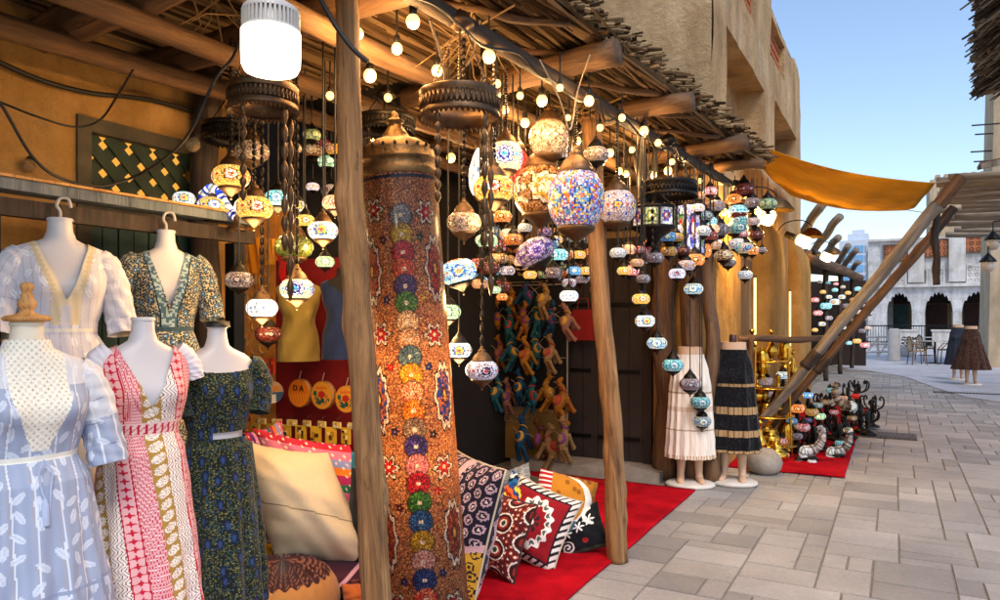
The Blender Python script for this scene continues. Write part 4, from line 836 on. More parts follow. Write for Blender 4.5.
# ------------------------------------------------------------------ bulbs
GLB = MB().lathe([(0, -.062), (.012, -.06), (.024, -.052), (.031, -.038), (.032, -.026), (.028, -.012), (.018, 0), (.015, .006)], 16).build('glass', M['bulb_on']); GB = GLB.data; bpy.data.objects.remove(GLB)
SKT = MB().lathe([(.0, .05), (.012, .05), (.019, .04), (.02, .0), (.017, -.004)], 12).build('socket', M['socket']); SB = SKT.data; bpy.data.objects.remove(SKT)
BL = [(413, 22, 14, 'on'), (358, 34, 11, 'on'), (397, 49, 11, 'on'), (437, 71, 11, 'on'), (489, 57, 13, 'on'), (370, 76, 13, 'dim'), (374, 136, 11, 'on'), (407, 139, 9, 'on'), (451, 158, 9, 'on'), (542, 101, 11, 'on'), (589, 101, 10, 'on'), (505, 110, 8, 'on'), (525, 123, 9, 'on'), (577, 141, 8, 'on'), (644, 131, 9, 'on'), (668, 171, 8, 'on'), (683, 157, 8, 'on'), (711, 173, 8, 'on'), (735, 190, 8, 'on'), (610, 153, 8, 'on'), (619, 171, 7, 'on'), (626, 174, 6, 'on'), (653, 175, 7, 'dim'), (724, 212, 7, 'on'), (28, 166, 14, 'off'), (134, 184, 11, 'off'), (193, 145, 14, 'off'), (236, 66, 13, 'off'), (272, 92, 12, 'off')]
BLAB = ['lit bulb nearest the camera over the column finial', 'lit bulb at the top of the pale trunk post', 'lit round bulb between the two nearest ones', 'lit bulb above the left rim of the big ring chandelier', 'lit bulb right of the big ring chandelier cup', 'dull amber bulb right beside the pale trunk post', 'lit bulb left of the column finial', 'lit bulb peeping out right of the column finial', 'lit bulb under the big ring chandelier', 'lit bulb hanging above the grey lavender globe', 'lit bulb under the beam over the small grey globe', 'small lit bulb above the white striped lantern', 'small lit bulb left of the grey lavender globe', 'small lit bulb just above the largest blue globe', 'lit bulb on the beam above the dark hanging post', 'lit bulb just above the dark ring of the far chandelier', 'lit bulb on the eave beam third from its far end', 'lit bulb on the eave beam second from its far end', 'lit bulb at the far end of the eave beam', 'small lit bulb above the pale pink globe', 'tiny lit bulb left of a tinier one above the panelled drum', 'tiniest lit bulb above the panelled drum', 'dull amber bulb right of the dark hanging post', 'lit bulb low beside the golden wall lanterns', 'unlit clear bulb at the far left on the drooping cord', 'unlit clear bulb in front of the lattice window', 'unlit clear bulb at the upper right corner of the lattice window', 'unlit clear bulb pointing right left of the big glowing bulb', 'unlit clear bulb directly beneath the big glowing bulb']
bpos = []
for q in ((470, 92, 7), (497, 84, 8), (520, 96, 7), (560, 88, 7), (568, 118, 6), (600, 128, 7), (622, 118, 7), (632, 150, 6), (658, 143, 7), (672, 162, 6), (696, 166, 7), (721, 182, 7), (700, 181, 5), (640, 166, 5), (590, 137, 6), (548, 122, 6), (482, 122, 6), (330, 96, 8), (388, 98, 8), (428, 108, 7), (420, 168, 6), (745, 197, 6)): BL.append((*q, 'on')); BLAB.append('one of many small lit bulbs dotted deeper under the canopy')
BL[-1] = BL[-1]
solid('bulb_dim', 'c87820', .15, 0, .1, 5, 0)
emis('bulb_dimlit', (1, .45, .08), 1.3)
for (u, v, w, s), lab in zip(BL, BLAB):
    t = .064*FPX/w; t = min(t, 5.4)
    zc = P(u, v, t).z
    if s != 'off' and zc > 2.62: t = 1.15*FPX/(VH-v)
    d_ = ray(u, v); bx_ = beam_x(4.5)+.05
    if s != 'off' and d_[0]*t > bx_: t = min(bx_/d_[0], 6.9/d_[1])
    p = P(u, v, t); e = empty('light_bulb', p, 0, lab, 'light bulb', 'bulbs strung under the canopy'); p.z += 0
    mt = M['bulb_on' if s == 'on' else 'bulb_dimlit' if s == 'dim' else 'bulb_off']
    sc = S(w, t)/.064; g = bpy.data.objects.new('glass', GB); q = bpy.data.objects.new('socket', SB)
    for o in (g, q): COL.objects.link(o); o.parent = e; o.scale = (sc,)*3; o.location = (0, 0, .03*sc)
    g.material_slots[0].link = 'OBJECT'; g.material_slots[0].material = mt
    if s == 'off': e.rotation_euler = (random.uniform(-.5, .5), random.uniform(-1.0, -.3), 0)
    elif 2.78-p.z > .1: c = bpy.data.objects.new('cable', CABLE); COL.objects.link(c); c.parent = e; c.location = (0, 0, .075*sc); c.scale = (1, 1, max(.03, 2.78-p.z-.075*sc))
    if s == 'dim': light('bulb_light', p-Vector((0, 0, .05)), 2.5, (1, .5, .15), .035)
    if s == 'on' and not lab.startswith('one of'): light('bulb_light', p-Vector((0, 0, .05)), 5.0, (1, .58, .22), .035)
    bpos.append(p)
def cable(name_label, pts, r=.006, mat='cable', grp=None): o = wire('cable', pts, r, M[mat]); tag(o, name_label, 'cable', grp); return o
cable('drooping black cord carrying the unlit bulbs at the left', [P(-20, 85, 2.6), P(0, 103, 2.6), P(32, 156, 2.72), P(60, 178, 2.85), P(100, 186, 3.05), P(134, 177, 3.2), P(165, 158, 3.0), P(190, 132, 2.7), P(215, 80, 2.7), P(234, 55, 2.7), P(250, 10, 2.5)])
cable('thin black cable looping across the orange wall', [P(-10, 98, 2.9), P(35, 116, 2.95), P(75, 127, 3.1), P(100, 120, 3.3), P(118, 95, 3.2), P(133, 70, 3.1)], .005)
cable('thick black conduit running along the orange wall', [PX(-10, 58, -3.46), PX(40, 80, -3.46), PX(90, 93, -3.46), PX(150, 100, -3.46), PX(215, 118, -3.46)], .012)
cable('thick black cord swinging from the roof past the pale trunk post', [P(318, -5, 2.4), P(335, 25, 2.4), P(352, 48, 2.4), P(368, 62, 2.4)], .009)
on = [p for p, b in zip(bpos, BL) if b[3] != 'off']
bm_ = [p for p in on]; bm_.sort(key=lambda q: q.y)
pts = []
for y in np.linspace(1.4, 6.7, 26): pts.append((beam_x(y)+.05+.03*math.sin(y*9), y, 2.63+.035*math.sin(y*14)))
cable('twisted black cord of the bulb string running below the eave beam', pts, .007)
cable('slack brown cable looping under the canopy left of the grey globe', [P(430, 20, 2.9), P(445, 80, 3.2), P(425, 110, 3.4), P(445, 85, 3.6), P(470, 60, 3.4), P(480, 20, 3.0)], .006, 'cable_brown')
cable('slack pale cord hanging in a loop above the globes', [P(540, 60, 3.4), P(560, 100, 3.6), P(570, 130, 3.7), P(578, 90, 3.7), P(590, 55, 3.5)], .004, 'cord_pale')
# big glowing LED bulb
p = P(271, 40, 1.75); e = empty('led_bulb', p, 0, 'huge glowing white drum bulb with ribbed housing at the top left', 'lamp'); s = S(58, 1.75)/2; h = S(42, 1.75)
MB().lathe([(0, -h*.82), (s*.6, -h*.81), (s*.88, -h*.76), (s*.98, -h*.62), (s, -h*.3), (s, h*.16), (s*.97, h*.18), (0, h*.18)], 40).build('diffuser', M['led'], e)
mb = MB()
for k in range(40): w = 2*PI*k/40; mb.box((s*.93, 0, h*.42), (.006, .0055, h*.44), M=Matrix.Rotation(w, 4, 'Z'))
mb.lathe([(s*.98, h*.185), (s*.98, h*.23), (s*.9, h*.23)], 40).lathe([(s*.9, h*.2), (s*.86, h*.64), (s*.6, h*.7)], 40).lathe([(s*.97, h*.6), (s*.93, h*.72), (s*.62, h*.86), (s*.4, h*.92), (s*.34, h*1.05), (0, h*1.05)], 40).build('heat_sink', M['white_plastic'], e)
MB().lathe([(s*.3, h*1.05), (s*.3, h*1.4), (s*.2, h*1.5), (0, h*1.5)], 20).tube([(0, 0, h*1.5), (0, 0, 2.85-p.z)], .006).build('socket', M['socket'], e)
light('led_light', p-Vector((0, 0, h*1.0)), 4.5, (1, .8, .5), .06)
# floodlights on the mud building
for (u, v, w, lab) in ((764, 216, 22, 'first glowing floodlight with domed shade on the mud building'), (803, 241, 17, 'second glowing floodlight on the mud building'), (826, 257, 14, 'third and farthest glowing floodlight before the far canopy')):
    q = PX(u, v, -1.12); e = empty('wall_floodlight', q, 0, lab, 'wall lamp', 'floodlights along the mud building')
    MB().lathe([(0, -.0), (.055, 0), (.075, .02), (.08, .1), (.075, .17), (.05, .19), (0, .19)], 18, M=Matrix.Rotation(-1.15, 4, 'Y') @ Matrix.Translation((0, 0, -.1))).build('bulb', M['flood'], e)
    MB().lathe([(.02, .12), (.05, .115), (.11, .07), (.16, 0), (.165, -.015), (.155, -.01), (.1, .055), (.04, .1)], 22, c=(.1, .12, .07)).build('shade', M['brass_old'], e)
    MB().lathe([(0, 0), (.045, 0), (.05, .14), (0, .15)], 14, M=Matrix.Translation((-.1, 0, .05)) @ Matrix.Rotation(-1.15, 4, 'Y')).build('socket', M['socket'], e)
    wire('arm', [(-.37, .05, .1), (-.25, .06, .26), (-.05, .08, .3), (.08, .11, .24), (.1, .12, .18)], .008, M['black_metal'], e); MB().lathe([(0, 0), (.05, 0), (.05, .02), (0, .02)], 14, M=Matrix.Translation((-.37, .05, .1)) @ Matrix.Rotation(PI/2, 4, 'Y')).build('wall_plate', M['black_metal'], e)
    light('flood_light', q+Vector((.02, -.02, -.1)), 46, (1, .58, .12), .08)
# ================================================================== pattern helpers
def hsh(i, j, s=0): q = np.sin(i*127.1+j*311.7+s*74.7)*43758.5453; return q-np.floor(q)
def sp(C, m, c, k=1.0): C[m] = C[m]*(1-k)+hx(c)*k if isinstance(c, str) else C[m]*(1-k)+c*k
def cells(u, v, su, sv, jit=.25, s=0):
    i = np.floor(u/su); j0 = v/sv+.5*(i % 2); j = np.floor(j0); x = (u/su-i-.5)+(hsh(i, j, s)-.5)*jit; y = (j0-j-.5)+(hsh(i, j, s+3)-.5)*jit
    return x*su, y*sv, hsh(i, j, s+7), hsh(i, j, s+9)
def flat(u, c): C = np.zeros(u.shape+(3,)); C[:] = hx(c); return C
PROF = [(0, .050, .050), (.05, .053, .055), (.085, .066, .062), (.105, .105, .066), (.125, .155, .07), (.15, .188, .076), (.19, .19, .088), (.25, .178, .103), (.31, .168, .108), (.37, .152, .1), (.43, .132, .088), (.48, .13, .088), (.56, .152, .1), (.66, .172, .112)]
def ring(d, k, prof, power=2.3):
    P_ = np.array(prof); return np.interp(d, P_[:, 0], P_[:, 1])*k, np.interp(d, P_[:, 0], P_[:, 2])*k
def body(name, mat, parent, k, d0, d1, prof=PROF, off=0, nu=96, nv=120, cf=None, fold=None, mask=None, shape=None):
    th = np.linspace(-PI, PI, nu, endpoint=False); D = np.linspace(d0, d1, nv+1); T, DD = np.meshgrid(th, D, indexing='ij'); rx, ry = ring(DD, k, prof)
    rx = rx+off; ry = ry+off; f_ = 1+(fold(T, DD) if fold else 0)
    if fold: f_ = f_+.0075*np.sin(9*T+25*DD+3*np.sin(7*DD)+k*9)+.005*np.sin(23*T-38*DD+2*np.sin(5*T)+k*20)+.006*np.sin(5*T-18*DD+2*np.sin(3*T+9*DD))
    X = rx*f_*np.sign(np.sin(T))*np.abs(np.sin(T))**.92; Y = -ry*f_*np.cos(T)
    Y = Y-.012*np.exp(-((DD-.27)/.06)**2)*np.maximum(np.cos(T), 0)*(d0 < .27)
    bust = np.exp(-((DD-.27)/.055)**2)*(np.exp(-((T-.55)/.33)**2)+np.exp(-((T+.55)/.33)**2)); Y = Y-.028*k*bust*(d1 > .3)
    G = np.stack([X, Y, -DD], -1); G = G[:, ::-1]
    tc = T[:, :-1]+PI/nu; dc = (DD[:, :-1]+DD[:, 1:])/2; rxc, _ = ring(dc, k, prof); a = tc*np.maximum(rxc, .06)*.9
    C = cf(a, dc, tc, np.sin(tc)*rxc) if cf is not None else None; Mk = None
    if mask is not None: Mk = mask(tc, dc, np.sin(tc)*rxc)[:, ::-1]
    if C is not None: C = C[:, ::-1]
    return grid(name, G, C, mat, parent, wrap=True, mask=Mk)
def sleeve(parent, k, pts, rad, mat, cf, nu=110, nv=140, fold=.05, seed=0, name='sleeve'):
    pts = [Vector(p)*k for p in pts]; n = len(pts); G = np.zeros((nu, nv+1, 3)); ph = seed*1.7
    for j in range(nv+1):
        s = j/nv*(n-1); i = min(int(s), n-2); q = s-i; c = pts[i].lerp(pts[i+1], q); t = (pts[min(i+1, n-1)]-pts[i]).normalized(); r = (rad[i]*(1-q)+rad[i+1]*q)*k
        a = Vector((0, 1, 0)); a = (a-t*a.dot(t)).normalized(); b = t.cross(a)
        for m_ in range(nu):
            w = 2*PI*m_/nu; rr = r*(1+fold*(j/nv)*math.sin(7*w+ph+j*.12)+fold*.5*math.sin(3*w+j*.35+ph)); G[m_, j] = c+a*math.cos(w)*rr+b*math.sin(w)*rr
    U, V = np.meshgrid(np.arange(nu)/nu*.34, np.arange(nv)/nv*.36, indexing='ij'); o = grid(name, G, cf(U, V, U*18, U), mat, parent, wrap=True); return o
FAB = M['fabric']
def skirtfold(amp, n, wz, d_full=1.1, seed=0):
    def f(T, D): s = np.clip((D-wz)/(d_full-wz), 0, 1)**.7; return amp*s*(np.sin(n*T+seed+1.2*np.sin(3*D+seed))+.5*np.sin((n*1.7//1)*T+seed*2+D*2))+.006*np.sin(17*T+D*40)*np.exp(-((D-wz)/.06)**2)
    return f
# ---------------- dress colour designs
def c_lace(a, d, t, x):
    C = flat(a, 'd9d2c2'); dd = ((a/.016+d/.022) % 1); d2 = ((a/.016-d/.022) % 1); m = (np.abs(dd-.5) > .36) | (np.abs(d2-.5) > .36); sp(C, m, 'efe9dc'); m = (~m) & (np.hypot(dd-.5, d2-.5) < .12); sp(C, m, 'a89878'); return C
def leafprint(C, a, d, lc, su=.045, sv=.075, seed=0):
    x, y, h, g = cells(a, d, su, sv, .4, seed); an = (h-.5)*2.2; xr = x*np.cos(an)+y*np.sin(an); yr = -x*np.sin(an)+y*np.cos(an)
    m = (np.hypot(xr/.0095, yr/.022) < 1) & (g > .25); sp(C, m, lc, .75); sp(C, m & (np.abs(xr) < .0014), 'a4b2cc', .6); return C
def cA(a, d, t, x):
    C = flat(a, '98a2ba'); sv = np.sin(a*190)*.04+1; C *= sv[..., None]
    st = (np.abs((a/.055) % 1-.5) < .04); sp(C, st, 'a89c98', .6); sp(C, np.abs((a/.055) % 1-.62) < .04, 'dde2ee', .8)
    C = leafprint(C, a, d, 'd4d9e4', .042, .062); front = np.cos(t) > 0
    m = (np.abs(x) < .075-.0*d) & front & (d < .40) & (np.abs(x) < .09-.09*np.clip((d-.2)/.25, 0, 1)+.0); L_ = c_lace(a, d, t, x); C[m] = L_[m]
    m2 = (~m) & (d < .41); sp(C, m2 & (d < .2), 'e4e2e0', .6)
    sp(C, (d > .415) & (d < .432), 'eae6da'); sp(C, (np.abs(d-.83) < .006), '8f9ab4'); return C
def cB(a, d, t, x):
    C = flat(a, 'd2cfd8'); st = np.abs((a/.03) % 1-.5) < .06; sp(C, st, 'a8a0a4', .5); C = leafprint(C, a, d, 'f2f0f0', .05, .08, 5); front = np.cos(t) > 0
    vx = .082*(1-np.clip((d-.1)/.26, 0, 1)); m = front & (np.abs(np.abs(x)-vx) < .019) & (d < .36); sp(C, m, 'e0d2b4'); zig = np.abs((d/.02) % 1-.5)*.02; m2 = front & (np.abs(np.abs(x)-vx-.024) < .004+zig) & (d < .42); sp(C, m2, 'd2c09c')
    m3 = front & (np.abs(np.abs(x)-.03) < .014+zig*.6) & (d > .3) & (d < .44); sp(C, m3, 'dccbaa'); sp(C, (d > .455) & (d < .47), 'e6e0d4'); return C
def cC(a, d, t, x):
    C = flat(a, 'c9bb9c')
    for su, col, r, th_, sd in ((.012, '2c3a40', .0054, .12, 1), (.017, '4c6876', .0062, .35, 2), (.010, '3a3428', .0036, .45, 3), (.045, '3f6488', .0125, .35, 4)):
        X, Y, h, g = cells(a, d, su, su*1.1, .5, sd); r_ = r*(1+.25*np.cos(5*np.arctan2(Y, X))); m = (np.hypot(X, Y) < r_) & (g > th_); sp(C, m, col)
        if r > .01: sp(C, (np.hypot(X, Y) < r*.35) & (g > th_), 'b8c8d0')
    front = np.cos(t) > 0; vx = .07*(1-np.clip((d-.1)/.3, 0, 1)); m = front & (np.abs(x) > vx) & (np.abs(x) < vx+.034) & (d < .47); X, Y, h, g = cells(a, d, .009, .009, .6, 8); sp(C, m, '4a6a7c'); sp(C, m & (g > .5), 'a0b4b8'); sp(C, m & (np.abs(np.abs(x)-vx-.03) < .003), '1c2a34')
    sp(C, (d > .455) & (d < .475), '39505c'); return C
def cD(a, d, t, x):
    C = flat(a, 'ecd6cc'); slant = a+.0*d; P_ = (a-(d-.3)*.10)
    band = np.floor((P_+.5)/.052).astype(int); loc = ((P_+.5)/.052) % 1; k = band % 4
    m = k == 0; sp(C, m, 'e0a4a8'); sp(C, m & (np.abs((loc*7) % 1-.5) < .2), 'c43c50'); sp(C, m & (np.abs((loc*7) % 1-.5) < .1) & (np.abs((d/.012) % 1-.5) < .25), 'f4e0dc')
    m = k == 1; sp(C, m, 'a8843c'); yy = ((d+loc*.02)/.042) % 1-.5; xx = loc-.5; r = np.hypot(xx/.42, yy/.40); sp(C, m & (r < 1), 'efe4d8'); sp(C, m & (r < 1) & (np.abs((r*4) % 1-.5) < .12), '9a8468')
    m = k == 2; sp(C, m, 'efe2da'); w_ = np.abs(((a+.008*np.sin(d*150))/.012) % 1-.5); sp(C, m & (w_ < .13), '6e5a58'); 
    m = k == 3; sp(C, m, 'e6b0b2'); X = (loc-.5); Y = ((d/.03) % 1-.5); st = np.abs(X*Y) < .014; sp(C, m & st & (np.hypot(X, Y) < .42), 'c41c38'); sp(C, m & (np.abs(np.abs(X)-.46) < .05), 'b81830')
    sp(C, (d > .385) & (d < .43), 'e8c8c4'); q = (d > .39) & (d < .425); sp(C, q & (np.abs(((a/.022) % 1)-.5) < .16), 'c01c38'); sp(C, q & (np.abs(((a/.022+d/.022) % 1)-.5) < .1), 'c01c38'); return C
def cE(a, d, t, x):
    C = flat(a, '1a2119')
    for su, col, r, th_, sd in ((.009, '5a5e34', .0032, .3, 1), (.007, '0e1a22', .0025, .4, 2), (.013, '7a7a4c', .0026, .6, 3), (.011, '2a4a58', .003, .5, 6)):
        X, Y, h, g = cells(a, d, su, su, .6, sd); sp(C, (np.hypot(X, Y) < r) & (g > th_), col)
    X, Y, h, g = cells(a, d, .055, .08, .8, 4); r = np.hypot(X/.011*(1+Y*14), Y/.026); sp(C, (r < 1), '1c2a48'); sp(C, (r < .5), '2c4470'); sp(C, (r > .8) & (r < 1), '141c30'); return C
# ---------------- dress forms
def form(lab, u, v, t, k, yaw, grp, hem, wz, cf, prof_ext, vmask=None, amp=.05, nf=11, neck='mannequin', sleeves=None, sl_cf=None, stand=True, hook=False, d_top=.1, cat='dress form', seed=0):
    p = P(u, v, t); e = empty('dress_form', (p.x, p.y, p.z), face_cam(p)+yaw, lab, cat, grp); prof = [q for q in PROF if q[0] <= wz+.05]+prof_ext
    body('torso', M[neck], e, k, 0, .6, off=-.006, nv=50, nu=64); MB().lathe([(0, .004), (.046*k, .003), (.049*k, -.001), (.049*k, -.01)], 32).build('neck_cap', M[neck], e)
    dr = body('dress', FAB, e, k, d_top, p.z-hem, prof=prof, off=.007, nu=300, nv=420, cf=cf, fold=skirtfold(amp, nf, wz, seed=seed), mask=vmask)
    if sleeves:
        for s in (-1, 1):
            if s in sleeves: sleeve(e, k, [(s*q[0], q[1], q[2]) for q in sleeves[s]], sleeves['r'], FAB, sl_cf or cf, seed=s+2+seed)
    if stand: MB().tube([(0, .02, -(p.z-.02)), (0, .02, -.5)], .014, 8).lathe([(0, 0), (.15, 0), (.14, .02), (.02, .03)], 24, c=(0, .02, -p.z)).build('stand', M['black_metal'], e)
    if hook:
        wire('hook', [(0, 0, -.01), (0, 0, .03), (-.012, 0, .055), (.0, 0, .085), (.03, 0, .085), (.04, 0, .05)], .007, M['white_plastic'], e)
    return e, k
def vneck(d0, vd, vw, back=.1):
    return lambda t, d, x: ~((np.cos(t) > 0) & (d < d0+vd*(1-np.abs(x)/vw)) & (np.abs(x) < vw)) & ~((np.abs(x) < .07) & (d < .108))
SL = {'r': [.058, .066, .064, .06, .06, .062], 1: [(.13, 0, -.16), (.165, -.005, -.195), (.195, -.01, -.26), (.212, -.02, -.34), (.225, -.035, -.42), (.23, -.05, -.48)], -1: [(.13, 0, -.16), (.165, -.005, -.195), (.195, -.01, -.26), (.212, -.02, -.34), (.225, -.035, -.42), (.23, -.05, -.48)]}
GF = 'dress forms beside the dress rail'
eB, k = form('headless white form hooked on the rail wearing a lilac white blouse with cream scalloped trim', 60, 219, 3.0, 1.0, .2, GF, .55, .455, cB, [(.6, .2, .14), (1.4, .3, .24)], vneck(.09, .25, .092), .05, 13, 'mannequin', SL, None, False, True)
eC, k = form('headless white form hooked on the rail wearing the cream and dark blue floral dress', 166, 231, 3.43, .88, .15, GF, .5, .455, cC, [(.6, .18, .13), (1.4, .25, .2)], vneck(.09, .27, .078), .05, 12, 'mannequin', SL, None, False, True, seed=2)
eA, k = form('foremost form with turned wooden neck cap in the pale blue dress with cream crochet bust', 27, 322, 2.3, 1.0, .35, GF, .12, .42, cA, [(.5, .17, .13), (.9, .235, .2), (1.4, .3, .27)], None, .05, 15, 'mannequin_cream', SL, None, True, seed=4, d_top=.055)
MB().lathe([(0, .002), (.062, .002), (.068, .008), (.068, .014), (.06, .02), (.03, .026), (.018, .034), (.022, .044), (.028, .055), (.024, .068), (.016, .078), (.02, .086), (.012, .092), (.016, .1), (.02, .112), (.016, .124), (0, .128)], 28).build('finial', M['wood_pale'], eA)
mb = MB()
for s in (-1, 1): mb.tube([(0, -.125, -.425), (s*.02, -.14, -.46), (s*.012, -.145, -.52), (s*.006, -.15, -.6-.06*s)], .0032, 6); mb.tube([(s*.006, -.15, -.6-.06*s), (s*.006, -.152, -.62-.06*s), (s*.006, -.155, -.68-.06*s)], [.005, .011, .013], 8)
mb.build('tie', solid('tie_cloth', 'a8b4d0', .9), eA)
SLD = {'r': [.045, .048, .046, .042, .038], 1: [(.135, 0, -.14), (.17, -.003, -.17), (.195, -.008, -.21), (.21, -.01, -.25), (.215, -.01, -.27)], -1: [(.135, 0, -.14), (.17, -.003, -.17), (.195, -.008, -.21), (.21, -.01, -.25), (.215, -.01, -.27)]}
eD, k = form('cream necked form in a red pink and mustard printed wrap dress', 143, 318, 2.72, .88, .3, GF, .1, .41, cD, [(.5, .16, .12), (.9, .215, .18), (1.4, .27, .25)], vneck(.09, .24, .1), .045, 9, 'mannequin', SLD, lambda U, V, a, b: flat(U, 'dcdae4'), True, seed=6)
SLE = {'r': [.055, .07, .072, .066, .055, .058], 1: [(.15, 0, -.2), (.18, -.005, -.22), (.2, -.02, -.29), (.2, -.035, -.36), (.19, -.05, -.42), (.185, -.055, -.44)], -1: [(.15, 0, -.2), (.18, -.005, -.22), (.2, -.02, -.29), (.2, -.035, -.36), (.19, -.05, -.42), (.185, -.055, -.44)]}
eE, k = form('black capped form in the dark green off-shoulder dress printed with blue paisley', 217, 326, 3.02, .84, .35, GF, .1, .46, cE, [(.5, .165, .12), (.9, .215, .18), (1.4, .25, .22)], lambda t, d, x: ~((d > .435) & (d < .462) & (np.sin(t) > -.35)) & (d > .15+.04*np.cos(t)), .05, 12, 'mannequin', SLE, None, True, seed=8)
MB().lathe([(0, .022), (.05, .02), (.052, -.004)], 28).build('cap', M['socket'], eE)
# short tops on forms inside the booth
def plainc(c): return lambda a, d, t, x: flat(a, c)*(1+.12*np.sin(a*60+d*30))[..., None]
for (u, v, t, k, c, lab, yw) in ((299, 272, 4.3, .66, '8f7a3c', 'dark olive gold short dress on a form in front of the red backdrop', .2), (341, 268, 4.2, .58, '1e2a4c', 'navy blue short dress on a form half behind the pale trunk post', .1)):
    p = P(u, v, t); e = empty('short_dress', p, face_cam(p)+yw, lab, 'dress', 'short dresses in the booth'); PS = [(a_*.62, b_, c_) for a_, b_, c_ in PROF]+[(.56, .185, .12)]; body('torso', M['dark_wall'], e, k, 0, .3, prof=PS, off=-.006, nv=30, nu=40)
    body('dress', FAB, e, k, .07, .53, prof=PS, off=.006, nu=120, nv=120, cf=plainc(c), fold=lambda T, D: .012*np.sin(D*70+np.sin(T*2)*2), mask=vneck(.055, .1, .09))
    wire('hook', [(0, 0, 0), (0, 0, .06), (.02, 0, .1), (0, 0, .3)], .004, M['black_metal'], e)
# red cloth hanging behind (triangular)
# ---------------- skirt stands
def skirt_stand(lab, u, v, h, k, yaw, cf, nf, amp, grp, base=True, flare=.27, sd=0):
    p = PG(u, v); e = empty('skirt_stand', p, face_cam(p)+yaw, lab, 'skirt stand', grp); top = h
    prof = [(0, .125, .09), (.06, .13, .095), (.16, .165, .12), (.3, .185, .14), (.95, flare, flare*.8)]
    g = body('skirt', FAB, e, k, .03, .93, prof=prof, off=.004, nu=260, nv=240, cf=cf, fold=lambda T, D: amp*np.clip(D/.9, 0, 1)**.6*(np.sin(nf*T+sd)+.4*np.sin(nf*1.9//1*T+1+D*2)))
    g.location.z = top
    w = body('waist', M['mannequin_skin'], e, k, -.035, .06, prof=[(-.04, .118, .082), (.06, .125, .09)], off=-.002, nu=40, nv=6); w.location.z = top
    MB().lathe([(.0, 0.002), (.1, .001), (.118, -.002)], 32, M=Matrix.Translation((0, 0, top+.033)) @ Matrix.Diagonal((k, .7*k, 1, 1))).build('waist_cap', M['mannequin_skin'], e)
    for s in (-1, 1):
        mb = MB(); mb.tube([(s*.07, .01, top-.5), (s*.072, .012, .3), (s*.075, .02, .16), (s*.078, .02, .1), (s*.08, -.01, .062)], [.06, .048, .036, .032, .034], 14); mb.tube([(s*.08, .035, .065), (s*.082, -.02, .063), (s*.088, -.08, .052), (s*.092, -.125, .045), (s*.093, -.145, .043)], [.02, .031, .033, .028, .01], 12, sq=.75)
        mb.build('leg', M['mannequin_skin'], e)
    if base:
        o = MB().lathe([(0, 0), (.2, 0), (.215, .012), (.21, .03), (.185, .04), (0, .042)], 36, M=Matrix.Translation((0, -.03, 0)) @ Matrix.Diagonal((1.0, .8, 1, 1))).build('base_plate', M['base_white'], e)
    return e
def cW(a, d, t, x):
    C = flat(a, 'e4d6c8'); C *= (1+.05*np.sin(t*40))[..., None]; sp(C, np.abs(d-.36) < .006, 'a89078'); sp(C, np.abs(d-.5) < .02, 'c0a488', .6); sp(C, np.abs(d-.68) < .005, 'a89078'); sp(C, (np.abs((t*60/6.28) % 1-.5) < .25) & (d > .895), 'b89c7c'); return C
def cK(a, d, t, x):
    C = flat(a, '0b0a0d'); q = np.abs((t*34/6.28) % 1-.5)
    for c, w_ in ((.34, .012), (.56, .032), (.76, .028), (.915, .01)): sp(C, np.abs(d-c) < w_, 'a9865c'); sp(C, (np.abs(d-c) < w_) & (q < .1), '6e5236')
    X, Y, h, g = cells(a, d, .012, .012, .6, 3); sp(C, (np.hypot(X, Y) < .0015) & (g > .6), '55505a'); return C
skirt_stand('pale cream pleated long skirt on legs with white base plate left of the black skirt', 690, 485, 1.18, .92, .1, cW, 17, .05, 'skirt stands by the shop corner', flare=.225)
e = skirt_stand('black velvet long skirt with gold bands on legs with white base plate', 733, 483, 1.22, .95, -.1, cK, 11, .055, 'skirt stands by the shop corner', flare=.24, sd=1)
MB().lathe([(.032, 0), (.034, .005), (.03, .07), (.0, .072)], 14, c=(0, 0, 1.25)).build('peg', solid('dark_red_peg', '3a1210', .5), e)
def cR(a, d, t, x):
    C = flat(a, '33201a'); X, Y, h, g = cells(a, d, .03, .04, .5, 3); sp(C, (np.hypot(X, Y) < .010) & (g > .3), '5c3226'); X, Y, h, g = cells(a, d, .02, .02, .5, 5); sp(C, (np.hypot(X, Y) < .004) & (g > .6), '8a6a50'); return C
skirt_stand('brown patterned long skirt on a stand out in the plaza', 971, 385, 1.28, 1.05, .1, cR, 12, .05, 'skirt stands in the plaza', flare=.36)
e = skirt_stand('dark slate long skirt half behind the brown patterned one in the plaza', 958, 380, 1.3, 1.0, .1, lambda a, d, t, x: flat(a, '2c323e'), 12, .04, 'skirt stands in the plaza', flare=.28)
tag(MB().lathe([(0, 0), (.1, .0), (.15, .04), (.17, .11), (.145, .18), (.08, .23), (0, .24)], 18).build('round_stone', M['stone_ball'], loc=PG(764, 473)), 'round grey stone right of the black skirt base', 'stone')
